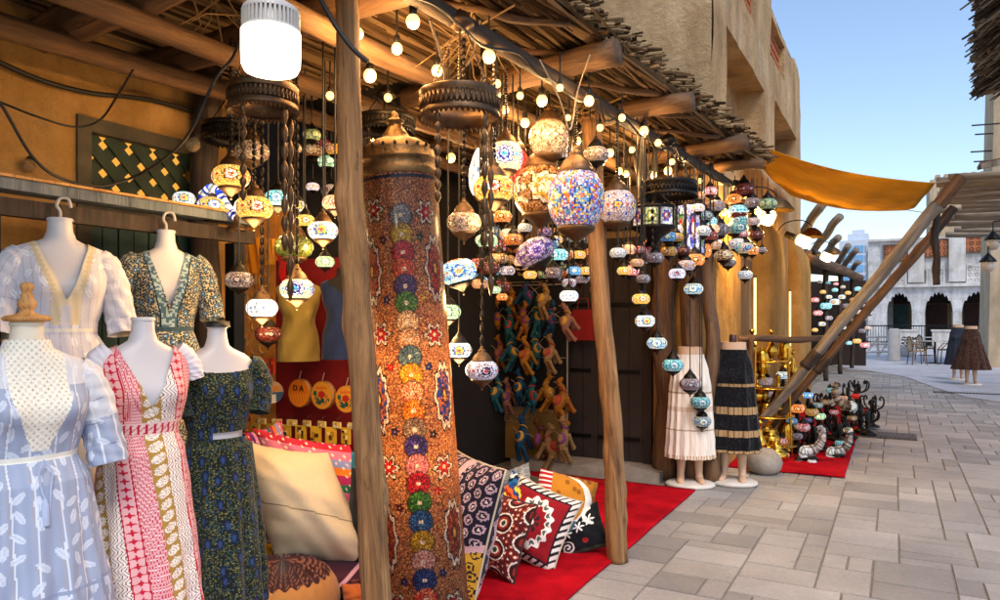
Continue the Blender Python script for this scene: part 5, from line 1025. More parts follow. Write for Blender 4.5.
# ================================================================== MOSAIC COLUMN
def mosaic_column():
    b = P(431, 320, 3.0); tp = P(398, 172, 3.0); b = Vector((b.x, b.y, 0)); e = empty('mosaic_column', b, 0, 'tall leaning column lamp covered in orange mosaic with a chain of coloured rosettes and a brass finial', 'column'); d = tp-b; H = d.length
    e.rotation_mode = 'QUATERNION'; q = d.to_track_quat('Z', 'Y'); rz = face_cam(Vector((b.x, b.y, 0))); e.rotation_quaternion = q @ Euler((0, 0, rz)).to_quaternion() if True else q
    # to_track_quat spins about Z: cancel the spin so local -Y faces the camera
    import mathutils
    e.rotation_quaternion = Vector((0, 0, 1)).rotation_difference(d.normalized()) @ Euler((0, 0, rz)).to_quaternion()
    nu, nv = 250, 470; r0, r1 = .176, .158; th = np.linspace(-PI, PI, nu, endpoint=False); z = np.linspace(0, H, nv+1); T, Z = np.meshgrid(th, z, indexing='ij'); r = r0+(r1-r0)*Z/H
    G = np.stack([r*np.sin(T), -r*np.cos(T), Z], -1); t = T[:, :-1]+PI/nu; zc = (Z[:, :-1]+Z[:, 1:])/2; x = t*.167
    rg_ = np.random.default_rng(5); pal = np.array([hx(c) for c in ('a86440', 'c07c48', '84482f', 'cc9058', '945840', 'dcae74', '6c3a2c', 'ba8c60', 'c47448')]); C = pal[rg_.integers(0, len(pal), t.shape)]
    def zv(v): return H*(1-(v-172)/(669-172))
    def disc(x0, v, rad, cols, pet=16):
        dx, dz = x-x0, zc-zv(v); rr = np.hypot(dx, dz)/rad; an = np.arctan2(dz, dx); m = rr < 1+.05*np.cos(an*pet); base = np.array([hx(c) for c in cols]); C[m] = base[rg_.integers(0, len(base), t.shape)][m]
        sp(C, m & (np.abs((an*pet/(2*PI)) % 1-.5) < .18) & (rr > .3) & (rr < .85), cols[-1], .8); sp(C, (rr < .18), 'f0e8d8'); sp(C, (rr > .9) & (rr < 1.06), '2a1820', .6)
    def star(x0, v, rad, inner, outl='efe6da', pts=6):
        dx, dz = x-x0, zc-zv(v); rr = np.hypot(dx, dz)/rad; an = np.arctan2(dz, dx); s = 1+.28*np.cos(an*pts); sp(C, rr < s*1.12, '1c1418'); sp(C, rr < s*.98, outl); sp(C, rr < s*.72, '301418'); sp(C, rr < s*.62, inner); sp(C, rr < .2, 'f0e0c0')
    def wavy(x0, v, hx_, hz, side, inner):
        dx, dz = (x-x0), (zc-zv(v)); an = np.arctan2(dz/hz, dx/hx_); rr = np.hypot(dx/hx_, dz/hz)/(1+.09*np.cos(an*10)); sp(C, rr < 1.08, '201418'); sp(C, rr < 1.0, 'eadfd6'); sp(C, rr < .82, '2a1830'); sp(C, rr < .74, inner); m = (rr < .74) & (hsh(np.floor(x/.008), np.floor(zc/.008)) > .6); sp(C, m, 'b8683c'); sp(C, rr < .3, '5a2a20'); sp(C, rr < .16, 'e8c060')
    seq = [('221', '7a8498 5a6478 a0a8b8'), ('239', 'c8a820 e0c840 a88a18'), ('256', 'c01828 e03848 90101c'), ('272', 'd85020 f07838 b83818'), ('288', '503078 7050a0 382058'), ('304', '4a8030 70a848 305820'), ('322', 'e8c898 f8e8c0 c8905c'), ('339', 'e0b080 f0d8b0 c07848'), ('355', '587888 8098a0 385868'), ('372', 'e0a020 f8c840 c88018'), ('389', 'd84820 f08050 f4c8a0'), ('406', 'e08818 f8b040 d06010'), ('424', '988068 c0a890 705848'), ('440', '403078 6858b0 282058'), ('458', 'd88890 f0b0b0 c06070'), ('475', 'b01828 d83848 801018'), ('493', '387028 58a040 285020'), ('511', '2858a0 5088d0 183878'), ('530', 'c8a018 e8c838 a07810'), ('548', 'd8a0a0 f0c8c0 b87878'), ('566', '203888 4060b8 101c58'), ('584', 'e04020 f8b090 d02818'), ('602', '90a828 b8d048 688018'), ('620', 'c02828 e04848 901818'), ('638', '3058a0 5080c8 203870')]
    for v, cols in seq: disc(.004, float(v), .047, cols.split())
    for v0 in (214, 332, 459, 590): 
        for s in (-1, 1): star(s*.118, v0+(4 if s > 0 else 0), .040, 'c02018')
    for v0, cc in ((272, 'a02018'), (395, '2840a0'), (528, '8a3020'), (655, '2840a0')):
        for s in (-1, 1): wavy(s*.150, v0, .052, .13, s, cc)
    for v0, cc, s in ((300, '203080', -1), (300, 'd8b020', 1), (243, '601818', -1), (242, '3a5a2a', 1), (364, 'd02018', -1), (366, '203070', 1), (425, '382060', -1), (430, '241410', 1), (497, '601818', -1), (484, 'd02018', 1), (567, '203070', -1), (562, '203080', 1)): star(s*.078, v0, .014, cc, cc, 5)
    for a0 in (PI,): 
        for v0 in range(230, 640, 60): star(a0*.167, v0, .05, '3a5ab0')
    m = (zc > H-.055) & (zc < H-.04); sp(C, m, '1c1c40'); m = zc > H-.018; sp(C, m, '4a3020')
    C = C*rg_.uniform(.28, .82, t.shape)[..., None]*np.array([1, .88, .8]); grid('mosaic_shaft', G, np.clip(C, 0, 1), M['column'], e, wrap=True)
    MB().lathe([(r0*1.02, 0), (r0*1.04, .02), (r0*1.02, .05), (r0, .055)], 48).build('base_ring', M['brass_old'], e)
    MB().lathe([(r1*1.02, H-.03), (r1*1.04, H-.02), (r1*1.04, H-.004), (r1*1.0, H+.004), (r1*.98, H+.03), (r1*1.02, H+.035), (r1*1.02, H+.045), (r1*.97, H+.05), (r1*.98, H+.075), (r1*.9, H+.1), (r1*.62, H+.125), (r1*.42, H+.135), (r1*.36, H+.145), (r1*.34, H+.155), (r1*.26, H+.17), (r1*.2, H+.185), (r1*.17, H+.2), (r1*.25, H+.205), (r1*.25, H+.212), (r1*.15, H+.218), (r1*.1, H+.228), (r1*.12, H+.236), (r1*.05, H+.25), (0, H+.255)], 48).build('finial', M['brass_old'], e)
    mb = MB()
    for k in range(20): w = 2*PI*k/20; mb.ell((r1*.965*math.sin(w), r1*.965*math.cos(w), H+.087), (.006, .006, .009), 8)
    mb.build('pierced_hole', M['dark_wall'], e)
    light('column_light', (0, 0, .9), 6, (1, .62, .26), .1, e); light('column_light', (0, 0, 1.25), 8, (1, .62, .26), .1, e)
mosaic_column()
# ================================================================== CARPETS
def carpet(x0, x1, y0, y1, z, lab, nm='red_carpet'):
    nx, ny = 50, 70; X, Y = np.meshgrid(np.linspace(x0, x1, nx), np.linspace(y0, y1, ny), indexing='ij'); Z = np.zeros_like(X)
    for i in range(nx):
        for j in range(ny): Z[i, j] = z+max(0, MN.noise(Vector((X[i, j]*1.6, Y[i, j]*1.6, 3))))*.012; X[i, j] += (MN.noise(Vector((7, Y[i, j]*1.2, 0)))*.012 if i in (0, nx-1) else 0)
    G = np.stack([X, Y, Z], -1); o = grid(nm, G, None, M['red_carpet']); md = o.modifiers.new('t', 'SOLIDIFY'); md.thickness = .012; md.offset = -1; tag(o, lab, 'carpet'); return o
carpet(-3.42, -1.48, .9, 6.16, .017, 'big bright red carpet under the cushions and the lantern stall')
carpet(-1.45, -.41, 7.3, 13.2, .017, 'narrow bright red carpet under the cluster of table lamps')
# ================================================================== CUSHIONS
def cushion(u, v, t, w, h, th, cf, lab, yaw=0, lean=.25, roll=0, back=None, name='cushion', piping=None, grp=None, pinch=.09, mat='kilim', cat='cushion', skx=0, skz=0):
    p = P(u, v, t); e = empty(name, p, face_cam(p)+yaw, lab, cat, grp); Rm = Euler((-lean, roll, 0)).to_matrix().to_4x4(); n = 90
    s = np.linspace(-1, 1, n); A, B = np.meshgrid(s, s, indexing='ij'); X = w/2*A*(1-pinch*(1-B*B)); Z = h/2*B*(1-pinch*(1-A*A)); T = th/2*((1-A**2)*(1-B**2)+.35*(1-A**4)*(1-B**4))**.62*1.0
    X = X+skx*Z; Z = Z+skz*X
    W_ = .007*np.sin(A*9+B*4+yaw*9)*(1-A*A)*(1-B*B)+.011*np.sin(B*15-A*5)*(np.abs(A)**3)*(1-B*B)+.011*np.sin(A*14+B*6+u)*(np.abs(B)**3)*(1-A*A)+.05*w*np.array([[MN.noise(Vector((A[i, j]*1.7+u, B[i, j]*3.1, v))) for j in range(n)] for i in range(n)])*(1-A**6)*(1-B**6)
    for sg, nm in ((-1, 'front'), (1, 'back')):
        G = np.stack([X, sg*(T+W_*.7), Z], -1); 
        if sg > 0: G = G[::-1]
        a = (A[:-1, :-1]+A[1:, 1:])/2; b_ = (B[:-1, :-1]+B[1:, 1:])/2; C = (cf if sg < 0 or back is None else back)(a, b_)
        C = C*(1+.06*(hsh(np.floor(a*60), np.floor(b_*60))-.5))[..., None]
        o = grid(nm, G, np.clip(C, 0, 1), M[mat], e); o.matrix_local = Rm
    if piping:
        pts = []
        for (a0, b0, a1, b1) in ((-1, -1, 1, -1), (1, -1, 1, 1), (1, 1, -1, 1), (-1, 1, -1, -1)):
            for q in np.linspace(0, 1, 14)[:-1]: a = a0+(a1-a0)*q; b_ = b0+(b1-b0)*q; pts.append((w/2*a*(1-pinch*(1-b_*b_)), 0, h/2*b_*(1-pinch*(1-a*a))))
        pts.append(pts[0]); o = MB().tube(pts, .006, 6).build('piping', M[piping], e); o.matrix_local = Rm
    return e
solid('pipe_dark', '2a1414', .9); solid('pipe_cream', 'b8a890', .9)
def k_circ(bg, ringc, inner, extra=None, sc=.2):
    def f(a, b):
        C = flat(a, bg); X, Y, h, g = cells(a, b, sc, sc, .0, 1); r = np.hypot(X, Y)/sc; sp(C, (r < .38), ringc); sp(C, (r < .24), bg); sp(C, (r < .12), inner)
        if extra: C = extra(C, a, b)
        return C
    return f
def ex1(C, a, b):
    sp(C, (b < -.45+a*.3), 'b8892a'); X, Y, h, g = cells(a, b, .2, .17); m = b < -.45+a*.3; r = np.hypot(X, Y)/.18; sp(C, m & (r < .42), '2a2220'); sp(C, m & (r < .3), 'b8892a'); sp(C, m & (r < .14), '3a2820')
    q = np.abs(np.hypot((a+.35)/.55, (b-.0)/.5)-1) < .12; sp(C, q, 'c49a9c'); q = (np.hypot((a+.35)/.55, b/.5) < .88); sp(C, q, '381a20'); q2 = q & (np.hypot((a+.35)/.3, b/.4) < .8); sp(C, q2, 'b8282c'); sp(C, q2 & (np.abs((b*6) % 1-.5) < .25), '3f7a5a'); sp(C, q2 & (np.abs((b*4+a*3) % 1-.5) < .12), 'd8b848')
    sp(C, np.abs(b-(-.45+a*.3)) < .05, 'c49a9c'); sp(C, (np.abs(a+.05) < .1) & (b > .48), 'c49a9c'); return C
def kilim(bg, c1, c2, c3):
    def f(a, b):
        C = flat(a, bg); bd = np.maximum(np.abs(a), np.abs(b)); sp(C, bd > .82, c1); sp(C, (bd > .82) & (np.abs(((a+b)*7) % 1-.5) < .22), c2)
        X, Y, h, g = cells(a, b, .55, .5, 0, 4); r = np.maximum(np.abs(X)+.6*np.abs(Y), np.abs(Y)*.9)/.28; m = bd < .8; st = np.floor(r*7) % 2 == 0
        sp(C, m & (r < 1), c2); sp(C, m & (r < .85), c3); sp(C, m & (r < .6), bg); sp(C, m & (r < .4), c2); sp(C, m & (r < .22), c1); x2, y2, h, g = cells(a, b, .12, .12, .3, 6); sp(C, m & (r > 1) & (np.abs(x2)+np.abs(y2) < .03) & (g > .3), c2); return C
    return f
def ovals(a, b):
    C = flat(a, '571a1a'); X, Y, h, g = cells(a, b, .75, .72, 0, 2); r = np.hypot(X/.3, Y/.28); sp(C, r < 1, 'e0d4c0'); sp(C, r < .88, '3a1216'); sp(C, r < .6, '8a2a20'); sp(C, r < .4, 'd8c8b0'); sp(C, r < .25, '2a3a30'); x2, y2, h2, g2 = cells(a, b, .15, .15, .4, 5); sp(C, (r > 1.05) & (np.hypot(x2, y2) < .045) & (g2 > .3), 'b8583a'); sp(C, (r > 1.05) & (np.hypot(x2, y2) < .02), 'e8dcc8'); return C
def carpetc(a, b):
    C = flat(a, '8a1820'); bd = np.maximum(np.abs(a), np.abs(b)); s = (a+b); sp(C, bd > .8, '1c1a20'); sp(C, (bd > .84) & (np.abs(((a-b)*5) % 1-.5) < .3), 'e4d8cc'); an = np.arctan2(b, a); r = np.hypot(a/.62, b/.7)/(1+.07*np.cos(an*14)); sp(C, (r < 1), 'e8e0d4'); fl = (np.abs(((an*14/6.28) % 1)-.5) < .28) & (np.abs(r-.84) < .08); sp(C, fl, '505a58'); sp(C, (r < .7), '8a1820'); sp(C, (r < .4) & (np.abs(np.cos(an*4)) > .5), '302028'); sp(C, r < .14, 'e0d0c0'); return C
def moon(a, b):
    C = flat(a, 'b87824'); x, y, h, g = cells(a, b, .25, .25, .4, 2); sp(C, (np.hypot(x, y) < .08) & (g > .4), '8a5418'); o_ = np.hypot(a-.05, b-.1); i_ = np.hypot(a+.12, b-.22); sp(C, (o_ < .85) & (i_ > .72), 'ece4d8'); sp(C, b < -.35, '48707c'); sp(C, (a < -.6) & (b > -.3), 'b02028'); sp(C, (a < -.6) & (b > -.3) & (np.abs((b*7) % 1-.5) < .2), 'f0e0d8'); return C
def stars(a, b):
    C = flat(a, '16181c')
    for (x0, y0) in ((-.45, .0), (.1, .15), (.55, .35)): an = np.arctan2(b-y0, a-x0); r = np.hypot(a-x0, b-y0); sp(C, r < .25*(.55+.45*np.cos(an*6)), 'eeeae4')
    r = np.hypot(a+.55, b+.6); sp(C, np.abs(((r*6-np.arctan2(b+.6, a+.55)/6.28) % 1)-.5) < (.25*(r < .28)), 'eeeae4'); sp(C, (np.abs(np.hypot(a-.75, b-.5)-.35) < .06) & (a < .7), 'eeeae4'); r = np.hypot(a-.2, b+.5); sp(C, r < .12, 'a8282c'); sp(C, (b < -.85), '3a4a34'); return C
def zig(c0, c1, c2, c3):
    def f(a, b): C = flat(a, c0); d = np.abs(a)+np.abs(b); k = np.floor(d*5+.25*np.sign(np.sin(a*20))); [sp(C, k % 4 == i, c) for i, c in ((1, c1), (2, c2), (3, c3))]; return C
    return f
GC = 'patterned cushions leaning on the red carpet'
cushion(462, 524, 3.66, .46, .68, .24, k_circ('1d1a26', 'a88890', 'c8b0a8', ex1), 'tallest dark cushion with pink ringed pattern and mustard foot behind the mosaic column', yaw=-.95, lean=.22, roll=.1, grp=GC, piping='pipe_cream', pinch=.05)
cushion(499, 533, 4.05, .36, .44, .2, ovals, 'deep red cushion with two rows of cream outlined ovals', yaw=-.6, lean=.3, roll=.18, grp=GC, piping='pipe_dark')
cushion(536, 524, 4.3, .42, .46, .2, carpetc, 'red carpet cushion with white floral wreath and pink side', yaw=-.4, lean=.4, roll=.3, grp=GC, piping='pipe_cream', back=lambda a, b: flat(a, 'c89488'))
cushion(563, 508, 4.55, .38, .42, .2, moon, 'mustard cushion with a big white crescent and teal foot', yaw=.1, lean=.35, roll=.25, grp=GC, pinch=.02)
cushion(579, 531, 4.5, .34, .28, .16, stars, 'small black cushion with white star flowers rightmost on the carpet', yaw=-.05, lean=.3, roll=-.35, grp=GC)
cushion(504, 505, 4.35, .27, .27, .1, zig('c85a1c', '1e3a70', 'e8c040', '8a1c1c'), 'small orange and blue stepped diamond cushion behind the oval patterned one', yaw=-.2, lean=.3, roll=.2, grp=GC)
cushion(520, 500, 4.5, .27, .27, .1, zig('e0dccc', '1e4a88', '2a6aa0', '101c38'), 'small white and blue zigzag cushion beside the orange stepped one', yaw=-.2, lean=.3, roll=.5, grp=GC)
cushion(494, 484, 4.9, .3, .26, .12, k_circ('8a8c84', '6a6a70', 'b8b090', sc=.3), 'grey floral cushion at the back left of the cushion row', lean=.5, roll=.3, grp=GC)
cushion(513, 486, 5.0, .3, .26, .12, k_circ('a8a49a', '70747c', '50544c', sc=.34), 'pale grey printed cushion at the back middle of the cushion row', lean=.5, roll=-.3, grp=GC)
cushion(534, 489, 5.0, .3, .2, .12, lambda a, b: flat(a, '3c3a30'), 'dark olive folded cushion at the back of the row', lean=.7, roll=.2, grp=GC)
cushion(541, 498, 4.8, .28, .2, .1, k_circ('c8bca8', '9a8a78', 'e0d8c8', sc=.4), 'cream folded cushion before the dark olive one', lean=.6, roll=-.2, grp=GC)
# left pile
def stripes(a, b):
    C = flat(a, 'c05080'); cols = ['c8708c', 'b8283c', '6a3a88', 'd88ab8', '7a8a28', 'b82838', '1f7a5c', 'd86a9c', '2a6a5a', 'a02860', 'd87828', '8890c0']; k = np.floor((b*.5+.5)*14).astype(int) % 12
    for i, c in enumerate(cols): sp(C, k == i, c)
    x, y, h, g = cells(a, b, .12, .143, 0, 3); sp(C, (np.abs(x)+np.abs(y) < .03) & (g > .3), 'f0d8c0'); return C
def creamc(a, b):
    C = flat(a, 'cdb794'); sp(C, np.abs(b+.12+.05*a) < .012, '8a7858'); x, y, h, g = cells(a, b, .04, .03, .5, 3); C *= (1+.05*(g-.5))[..., None]; return C
e0 = empty('storage_bench', P(300, 560, 3.75), 0, 'low dark wooden bench under the pile of big pillows', 'bench'); pz = e0.location; e0.location = (pz.x, pz.y+.1, 0); MB().box((0, 0, .07), (1.3, .9, .04)).build('top', M['dark_brown'], e0)
for sx in (-1, 1):
    for sy in (-1, 1): MB().box((sx*.6, sy*.4, .025), (.06, .06, .05)).build('leg', M['dark_brown'], e0)
GP = 'big pillows piled between the green dress and the pale post'
cushion(303, 505, 3.55, .54, .56, .36, creamc, 'huge plump cream linen pillow with a centre seam', yaw=.1, lean=.25, roll=0, back=creamc, grp=GP, pinch=.1, mat='fabric', skx=-.5, skz=-.26)
cushion(328, 498, 3.74, .5, .58, .14, stripes, 'pillow edge in pink green and purple woven stripes behind the cream pillow', yaw=-.1, lean=.25, roll=0, grp=GP, pinch=.05, skx=-.5, skz=-.2)
cushion(272, 470, 3.95, .5, .24, .12, stripes, 'flat striped pink and blue textile peeking over the cream pillow at the left', yaw=.0, lean=.5, roll=1.35, grp=GP)
cushion(378, 512, 3.6, .32, .58, .22, lambda a, b: np.where((b > .72)[..., None], hx('1f7a94'), hx('14151c')), 'black velvet pillow with a teal top leaning behind the pale trunk post', yaw=.2, lean=.15, roll=.12, grp=GP, mat='fabric')
def pouf(u, v, t, rr, hh, c1, c2, lab):
    p = P(u, v, t); e = empty('pouf', p, 0, lab, 'pouf', GP); n, m_ = 160, 60; T, Q = np.meshgrid(np.linspace(0, 2*PI, n, endpoint=False), np.linspace(-PI/2, PI/2, m_), indexing='ij'); g = 1+.035*np.sin(T*26+np.sin(Q*3))*np.cos(Q)**.5*np.sin(Q); ra = rr*np.cos(Q)**.6*g; G = np.stack([ra*np.cos(T), ra*np.sin(T), hh*np.sin(Q)*(1-.1*np.cos(T*26)*np.abs(np.sin(Q)))], -1)
    C = flat(T[:, :-1], c1); q = Q[:, :-1]; C[q > .75] = hx(c2); x, y, h, g2 = cells(T[:, :-1], q, .12, .1, .3, 2); sp(C, (q > .75) & (np.hypot(x, y) < .03), '7a4a38'); grid('cover', G, C, FAB, e, wrap=True)
pouf(282, 600, 3.3, .26, .17, 'a8703a', '3a1c1a', 'brown gathered pouf at the bottom beside the green dress')
cushion(335, 575, 3.55, .6, .2, .34, k_circ('301c20', '7a3a30', '8a6a60', lambda C, a, b: (sp(C, b > .2, '42202a'), sp(C, (a < -.0) & (b < -.3), '18708a'), sp(C, np.abs(a-b*.5) < .05, 'c89098'), C)[-1], .16), 'dark maroon and teal kilim pouf under the cream pillow', yaw=.1, lean=.1, roll=.0, grp=GP, pinch=.02)
cushion(364, 600, 3.3, .2, .16, .15, lambda a, b: flat(a, 'b05a28'), 'small rust orange pillow at the bottom touching the pale post', yaw=.1, lean=.3, grp=GP)
cushion(250, 560, 3.75, .22, .2, .1, lambda a, b: flat(a, 'c89a20'), 'small yellow cushion between the green dress and the brown pouf', yaw=.1, lean=.3, roll=.3, grp=GP)
# ================================================================== SOUVENIR BOOTH
YB = 3.36
FONT = None
def text(txt, size, parent, loc, rot, mat):
    c = bpy.data.curves.new('lettering', 'FONT'); c.body = txt; c.size = size; c.align_x = 'CENTER'; c.align_y = 'CENTER'; c.extrude = .0015; o = bpy.data.objects.new('tmp', c); COL.objects.link(o); dg = bpy.context.evaluated_depsgraph_get(); me = bpy.data.meshes.new_from_object(o.evaluated_get(dg)); bpy.data.objects.remove(o); q = link(me, 'lettering', mat, parent, loc, rot); return q
def plate(u, v, w, base, design, lab, turn=0):
    p = PY(u, v, YB-.08); t = p.x*F[0]+p.y*F[1]; r = S(w, t)/2; e = empty('round_plate', p, turn, lab, 'plate', 'round plates hanging in the booth'); n = 60; s = np.linspace(0, 2*PI, n, endpoint=False); q = np.linspace(0, 1, 40); T, Q = np.meshgrid(s, q, indexing='ij'); G = np.stack([r*Q*np.cos(T), -.012+0*Q, r*Q*np.sin(T)], -1); x = (Q*np.cos(T))[:, :-1]; y = (Q*np.sin(T))[:, :-1]; C = design(x, y)
    grid('face', G, C, M['painted'], e, wrap=True); MB().lathe([(r*1.0, 0), (r*1.0, .035), (0, .035)], 48, M=Matrix.Translation((0, -.0125, 0)) @ Matrix.Rotation(-PI/2, 4, 'X')).build('rim', M['wood_pale'], e); MB().tube([(0, -.01, r*.9), (.01, 0, r*1.6)], .003, 5).build('string', M['cord_pale'], e); return e, r
def pl1(x, y): C = flat(x, 'e07818'); sp(C, (np.abs((x*4+y) % 1-.5) < .12) & (y < 0), 'f0a838'); sp(C, np.hypot(x, y) > .93, 'b8601a'); return C
def pl2(x, y):
    C = flat(x, 'd8942c'); sp(C, np.hypot(x, y) > .93, 'a8762c'); g = hsh(np.floor(x*9), np.floor(y*9)); sp(C, (np.hypot(x/.7, (y+.3)/.4) < 1) & (g > .35), '24504a'); sp(C, (np.hypot(x/.3, (y-.05)/.25) < 1), 'b02820'); sp(C, (np.hypot(x+.6, y-.15) < .18), '2a5a50'); sp(C, (np.abs(y-.5) < .1) & (np.abs(x) < .5) & (np.abs((x*6) % 1-.5) < .3), 'd04828'); return C
def pl3(x, y): C = flat(x, 'c8a070'); sp(C, y < 0, '3a5a80'); sp(C, np.hypot(x/.6, (y-.3)/.3) < 1, 'd88838'); sp(C, (np.abs(x) < .3) & (y < -.2), 'e8e0d0'); return C
plate(272, 392, 22, 0, pl3, 'narrow edge-on plate with blue and orange picture leftmost of the round plates', .9)
e, r = plate(300, 393, 28, 0, pl1, 'orange round plate with dark letters, second from the left'); text('D A', r*.6, e, (0, -.016, r*.35), (PI/2, 0, 0), M['black_metal'])
plate(323, 395, 28, 0, pl2, 'yellow round plate with red and green picture, between the lettered one and the rightmost one'); plate(347, 399, 27, 0, pl2, 'rightmost yellow round plate partly behind the pale trunk post')
def souvenir(u, v, w, h, c, c2, lab, grp, kind='fridge_magnet', cat='souvenir'):
    p = PY(u, v, YB-.05); t = p.x*F[0]+p.y*F[1]; W_, H_ = S(w, t), S(h, t); o = empty(kind, p, random.uniform(-.25, .25), lab, cat, grp); rg = random.Random(int(u*7+v)); mb = MB(); mb.box((0, 0, 0), (W_, .012, H_), col=hx(c)); 
    mb.build('card', M['painted'], o, colors=True); m2 = MB()
    for k in range(5): m2.box((rg.uniform(-.3, .3)*W_, -.008, rg.uniform(-.35, .3)*H_), (W_*rg.uniform(.15, .35), .005+.001*k, H_*rg.uniform(.12, .4)), col=hx(rg.choice(c2.split())))
    m2.build('picture', M['painted'], o, colors=True); MB().tube([(0, 0, H_/2), (.004, .0, H_/2+.02), (0, .03, H_/2+.03)], .0018, 5).build('hook', M['bronze'], o); return o
ww = 'golden picture card in the upper row under the round plates'
for k in range(8): souvenir(256+15*k, 431+.8*k, 12, 16, 'e8bc38', '5a4020 c89028 3a2a1c f8e8a0', ww, 'golden picture cards in the upper row')
for k in range(7): souvenir(262+15*k, 421+.8*k, 11, 6, 'e8d080', 'c8a040 f0e8c0', 'short cream card tucked above the upper row of golden cards', 'cream cards above the golden row')
for k in range(5): souvenir(322+11*k, 466+.5*k, 9, 12, 'd8a040', 'c84828 507058 e8d8a0 903020', 'small colourful card in the lower row above the black pillow', 'colourful cards in the lower row')
for r_ in range(4):
    for k in range(3): souvenir(229+10*k, 388+r_*15, 7, 11, 'c87820', '6a4018 f0c860 a05018', 'tiny amber charm hanging in rows on the orange panel', 'amber charms on the orange panel', 'hanging_charm')
for k in range(5): souvenir(232+10*k, 366, 8, 16, 'd84018', 'f06830 b82810', 'red orange tassel charm hanging above the amber charms', 'red orange charms', 'hanging_charm')
brm = MB().tube([Vector((.03*math.cos(a), 0, .045*math.sin(a))) for a in np.linspace(0, 2*PI, 17)], .006, 6, caps=False).tube([(0, 0, .045), (0, .02, .07)], .002, 5).build('bracelet', solid('bracelet_gold', 'c8a060', .4, .5, .2, 30, .2)); BRM = brm.data; bpy.data.objects.remove(brm)
for r_ in range(5):
    for k in range(5):
        p = PY(228+9*k, 258+22*r_, YB-.05); o = bpy.data.objects.new('bracelet', BRM); COL.objects.link(o); o.location = p; o.rotation_euler.z = random.uniform(-.8, .8); s_ = random.uniform(.8, 1.15); o.scale = (s_,)*3; tag(o, 'golden beaded bracelet hanging on the orange panel', 'bracelet', 'golden bracelets on the orange panel')
for i, (u, v, w, h, c, lab) in enumerate(((234, 247, 16, 28, 'd08018', 'left plain orange cloth pennant at the top of the orange panel'), (253, 256, 18, 36, 'd88a1c', 'middle and widest plain orange cloth pennant on the orange panel'), (270, 252, 12, 26, 'e09a2c', 'right plain orange cloth pennant on the orange panel'))):
    p = PY(u, v, YB-.09); t = p.x*F[0]+p.y*F[1]; a = np.linspace(-1, 1, 16); A, B = np.meshgrid(a, a, indexing='ij'); G = np.stack([S(w, t)/2*A, .012*np.sin(A*5+B*2), S(h, t)/2*B], -1); o = grid('cloth_pennant', G, np.ones((15, 15, 3))*hx(c), FAB, loc=p); o.modifiers.new('t', 'SOLIDIFY').thickness = .004; tag(o, lab, 'cloth')
p = PY(282, 270, YB-.1); G = np.array([[(x*(1-z), .01*math.sin(9*z+x*20), -z*.22) for z in np.linspace(0, 1, 12)] for x in np.linspace(-.055, .055, 10)]); o = grid('red_pennant', G, np.ones((9, 11, 3))*hx('c01414'), FAB, loc=PY(283, 252, YB-.12)); o.modifiers.new('t', 'SOLIDIFY').thickness = .004; tag(o, 'bright red pointed cloth pennant behind the olive lantern', 'cloth')
# ================================================================== TOY CAMELS
def camel_mesh():
    mb = MB(); mb.ell((0, 0, 0), (.105, .055, .06), 14); mb.ell((-.01, 0, .055), (.05, .04, .045), 12)
    mb.tube([(.08, 0, .01), (.125, 0, .03), (.145, 0, .075), (.145, 0, .11)], [.042, .034, .028, .028], 12); mb.ell((.165, 0, .125), (.045, .03, .03), 12); mb.ell((.2, 0, .115), (.025, .024, .02), 12)
    for s in (-1, 1): mb.ell((.14, s*.03, .15), (.01, .008, .018), 8)
    for x in (-.075, .07):
        for s in (-1, 1): mb.tube([(x, s*.03, -.02), (x-.03, s*.036, -.08), (x-.06, s*.045, -.14), (x-.075, s*.045, -.17)], [.03, .024, .023, .028], 10); mb.ell((x-.07, s*.045, -.178), (.032, .026, .02), 10)
    mb.tube([(-.1, 0, .01), (-.125, 0, -.03), (-.125, 0, -.07)], [.01, .007, .012], 8)
    o = mb.build('tmp', None); md = o.modifiers.new('r', 'REMESH'); md.mode = 'VOXEL'; md.voxel_size = .0065; md.use_smooth_shade = True; sm = o.modifiers.new('s', 'SMOOTH'); sm.iterations = 3
    dg = bpy.context.evaluated_depsgraph_get(); me = bpy.data.meshes.new_from_object(o.evaluated_get(dg)); bpy.data.objects.remove(o); return me
cmb = camel_mesh()
def plushmat(nm, hexc):
    solid(nm, hexc, 1, 0, .25, 30, 1.0, spec=.05); return M[nm]
CC = {'teal': '2c5c66', 'blue': '264a66', 'orange': '9a6228', 'tan': '94754e', 'pink': '986c5a', 'brown': '63401f', 'gold': 'a5702a'}
CM = {}
for c, h in CC.items(): me = cmb.copy(); me.materials.clear(); me.materials.append(plushmat('plush_'+c, h)); me.polygons.foreach_set('use_smooth', [True]*len(me.polygons)); CM[c] = me
eyes = MB(); [eyes.ell((.183, s*.026, .135), (.005, .004, .005), 6) for s in (-1, 1)]; eo = eyes.build('eye', M['black_metal']); EM = eo.data; bpy.data.objects.remove(eo)
SMS = []
for cc in ('a83828', 'c89838', '7a3a78'):
    sd_ = MB().ell((-.005, 0, .045), (.062, .052, .045), 12).tube([Vector((.112, .045*math.cos(a), .03+.045*math.sin(a))) for a in np.linspace(0, 2*PI, 13)], .007, 6, caps=False).build('saddle', solid('saddle_'+cc, cc, .9, 0, .3, 60, .5)); SMS.append(sd_.data); bpy.data.objects.remove(sd_)
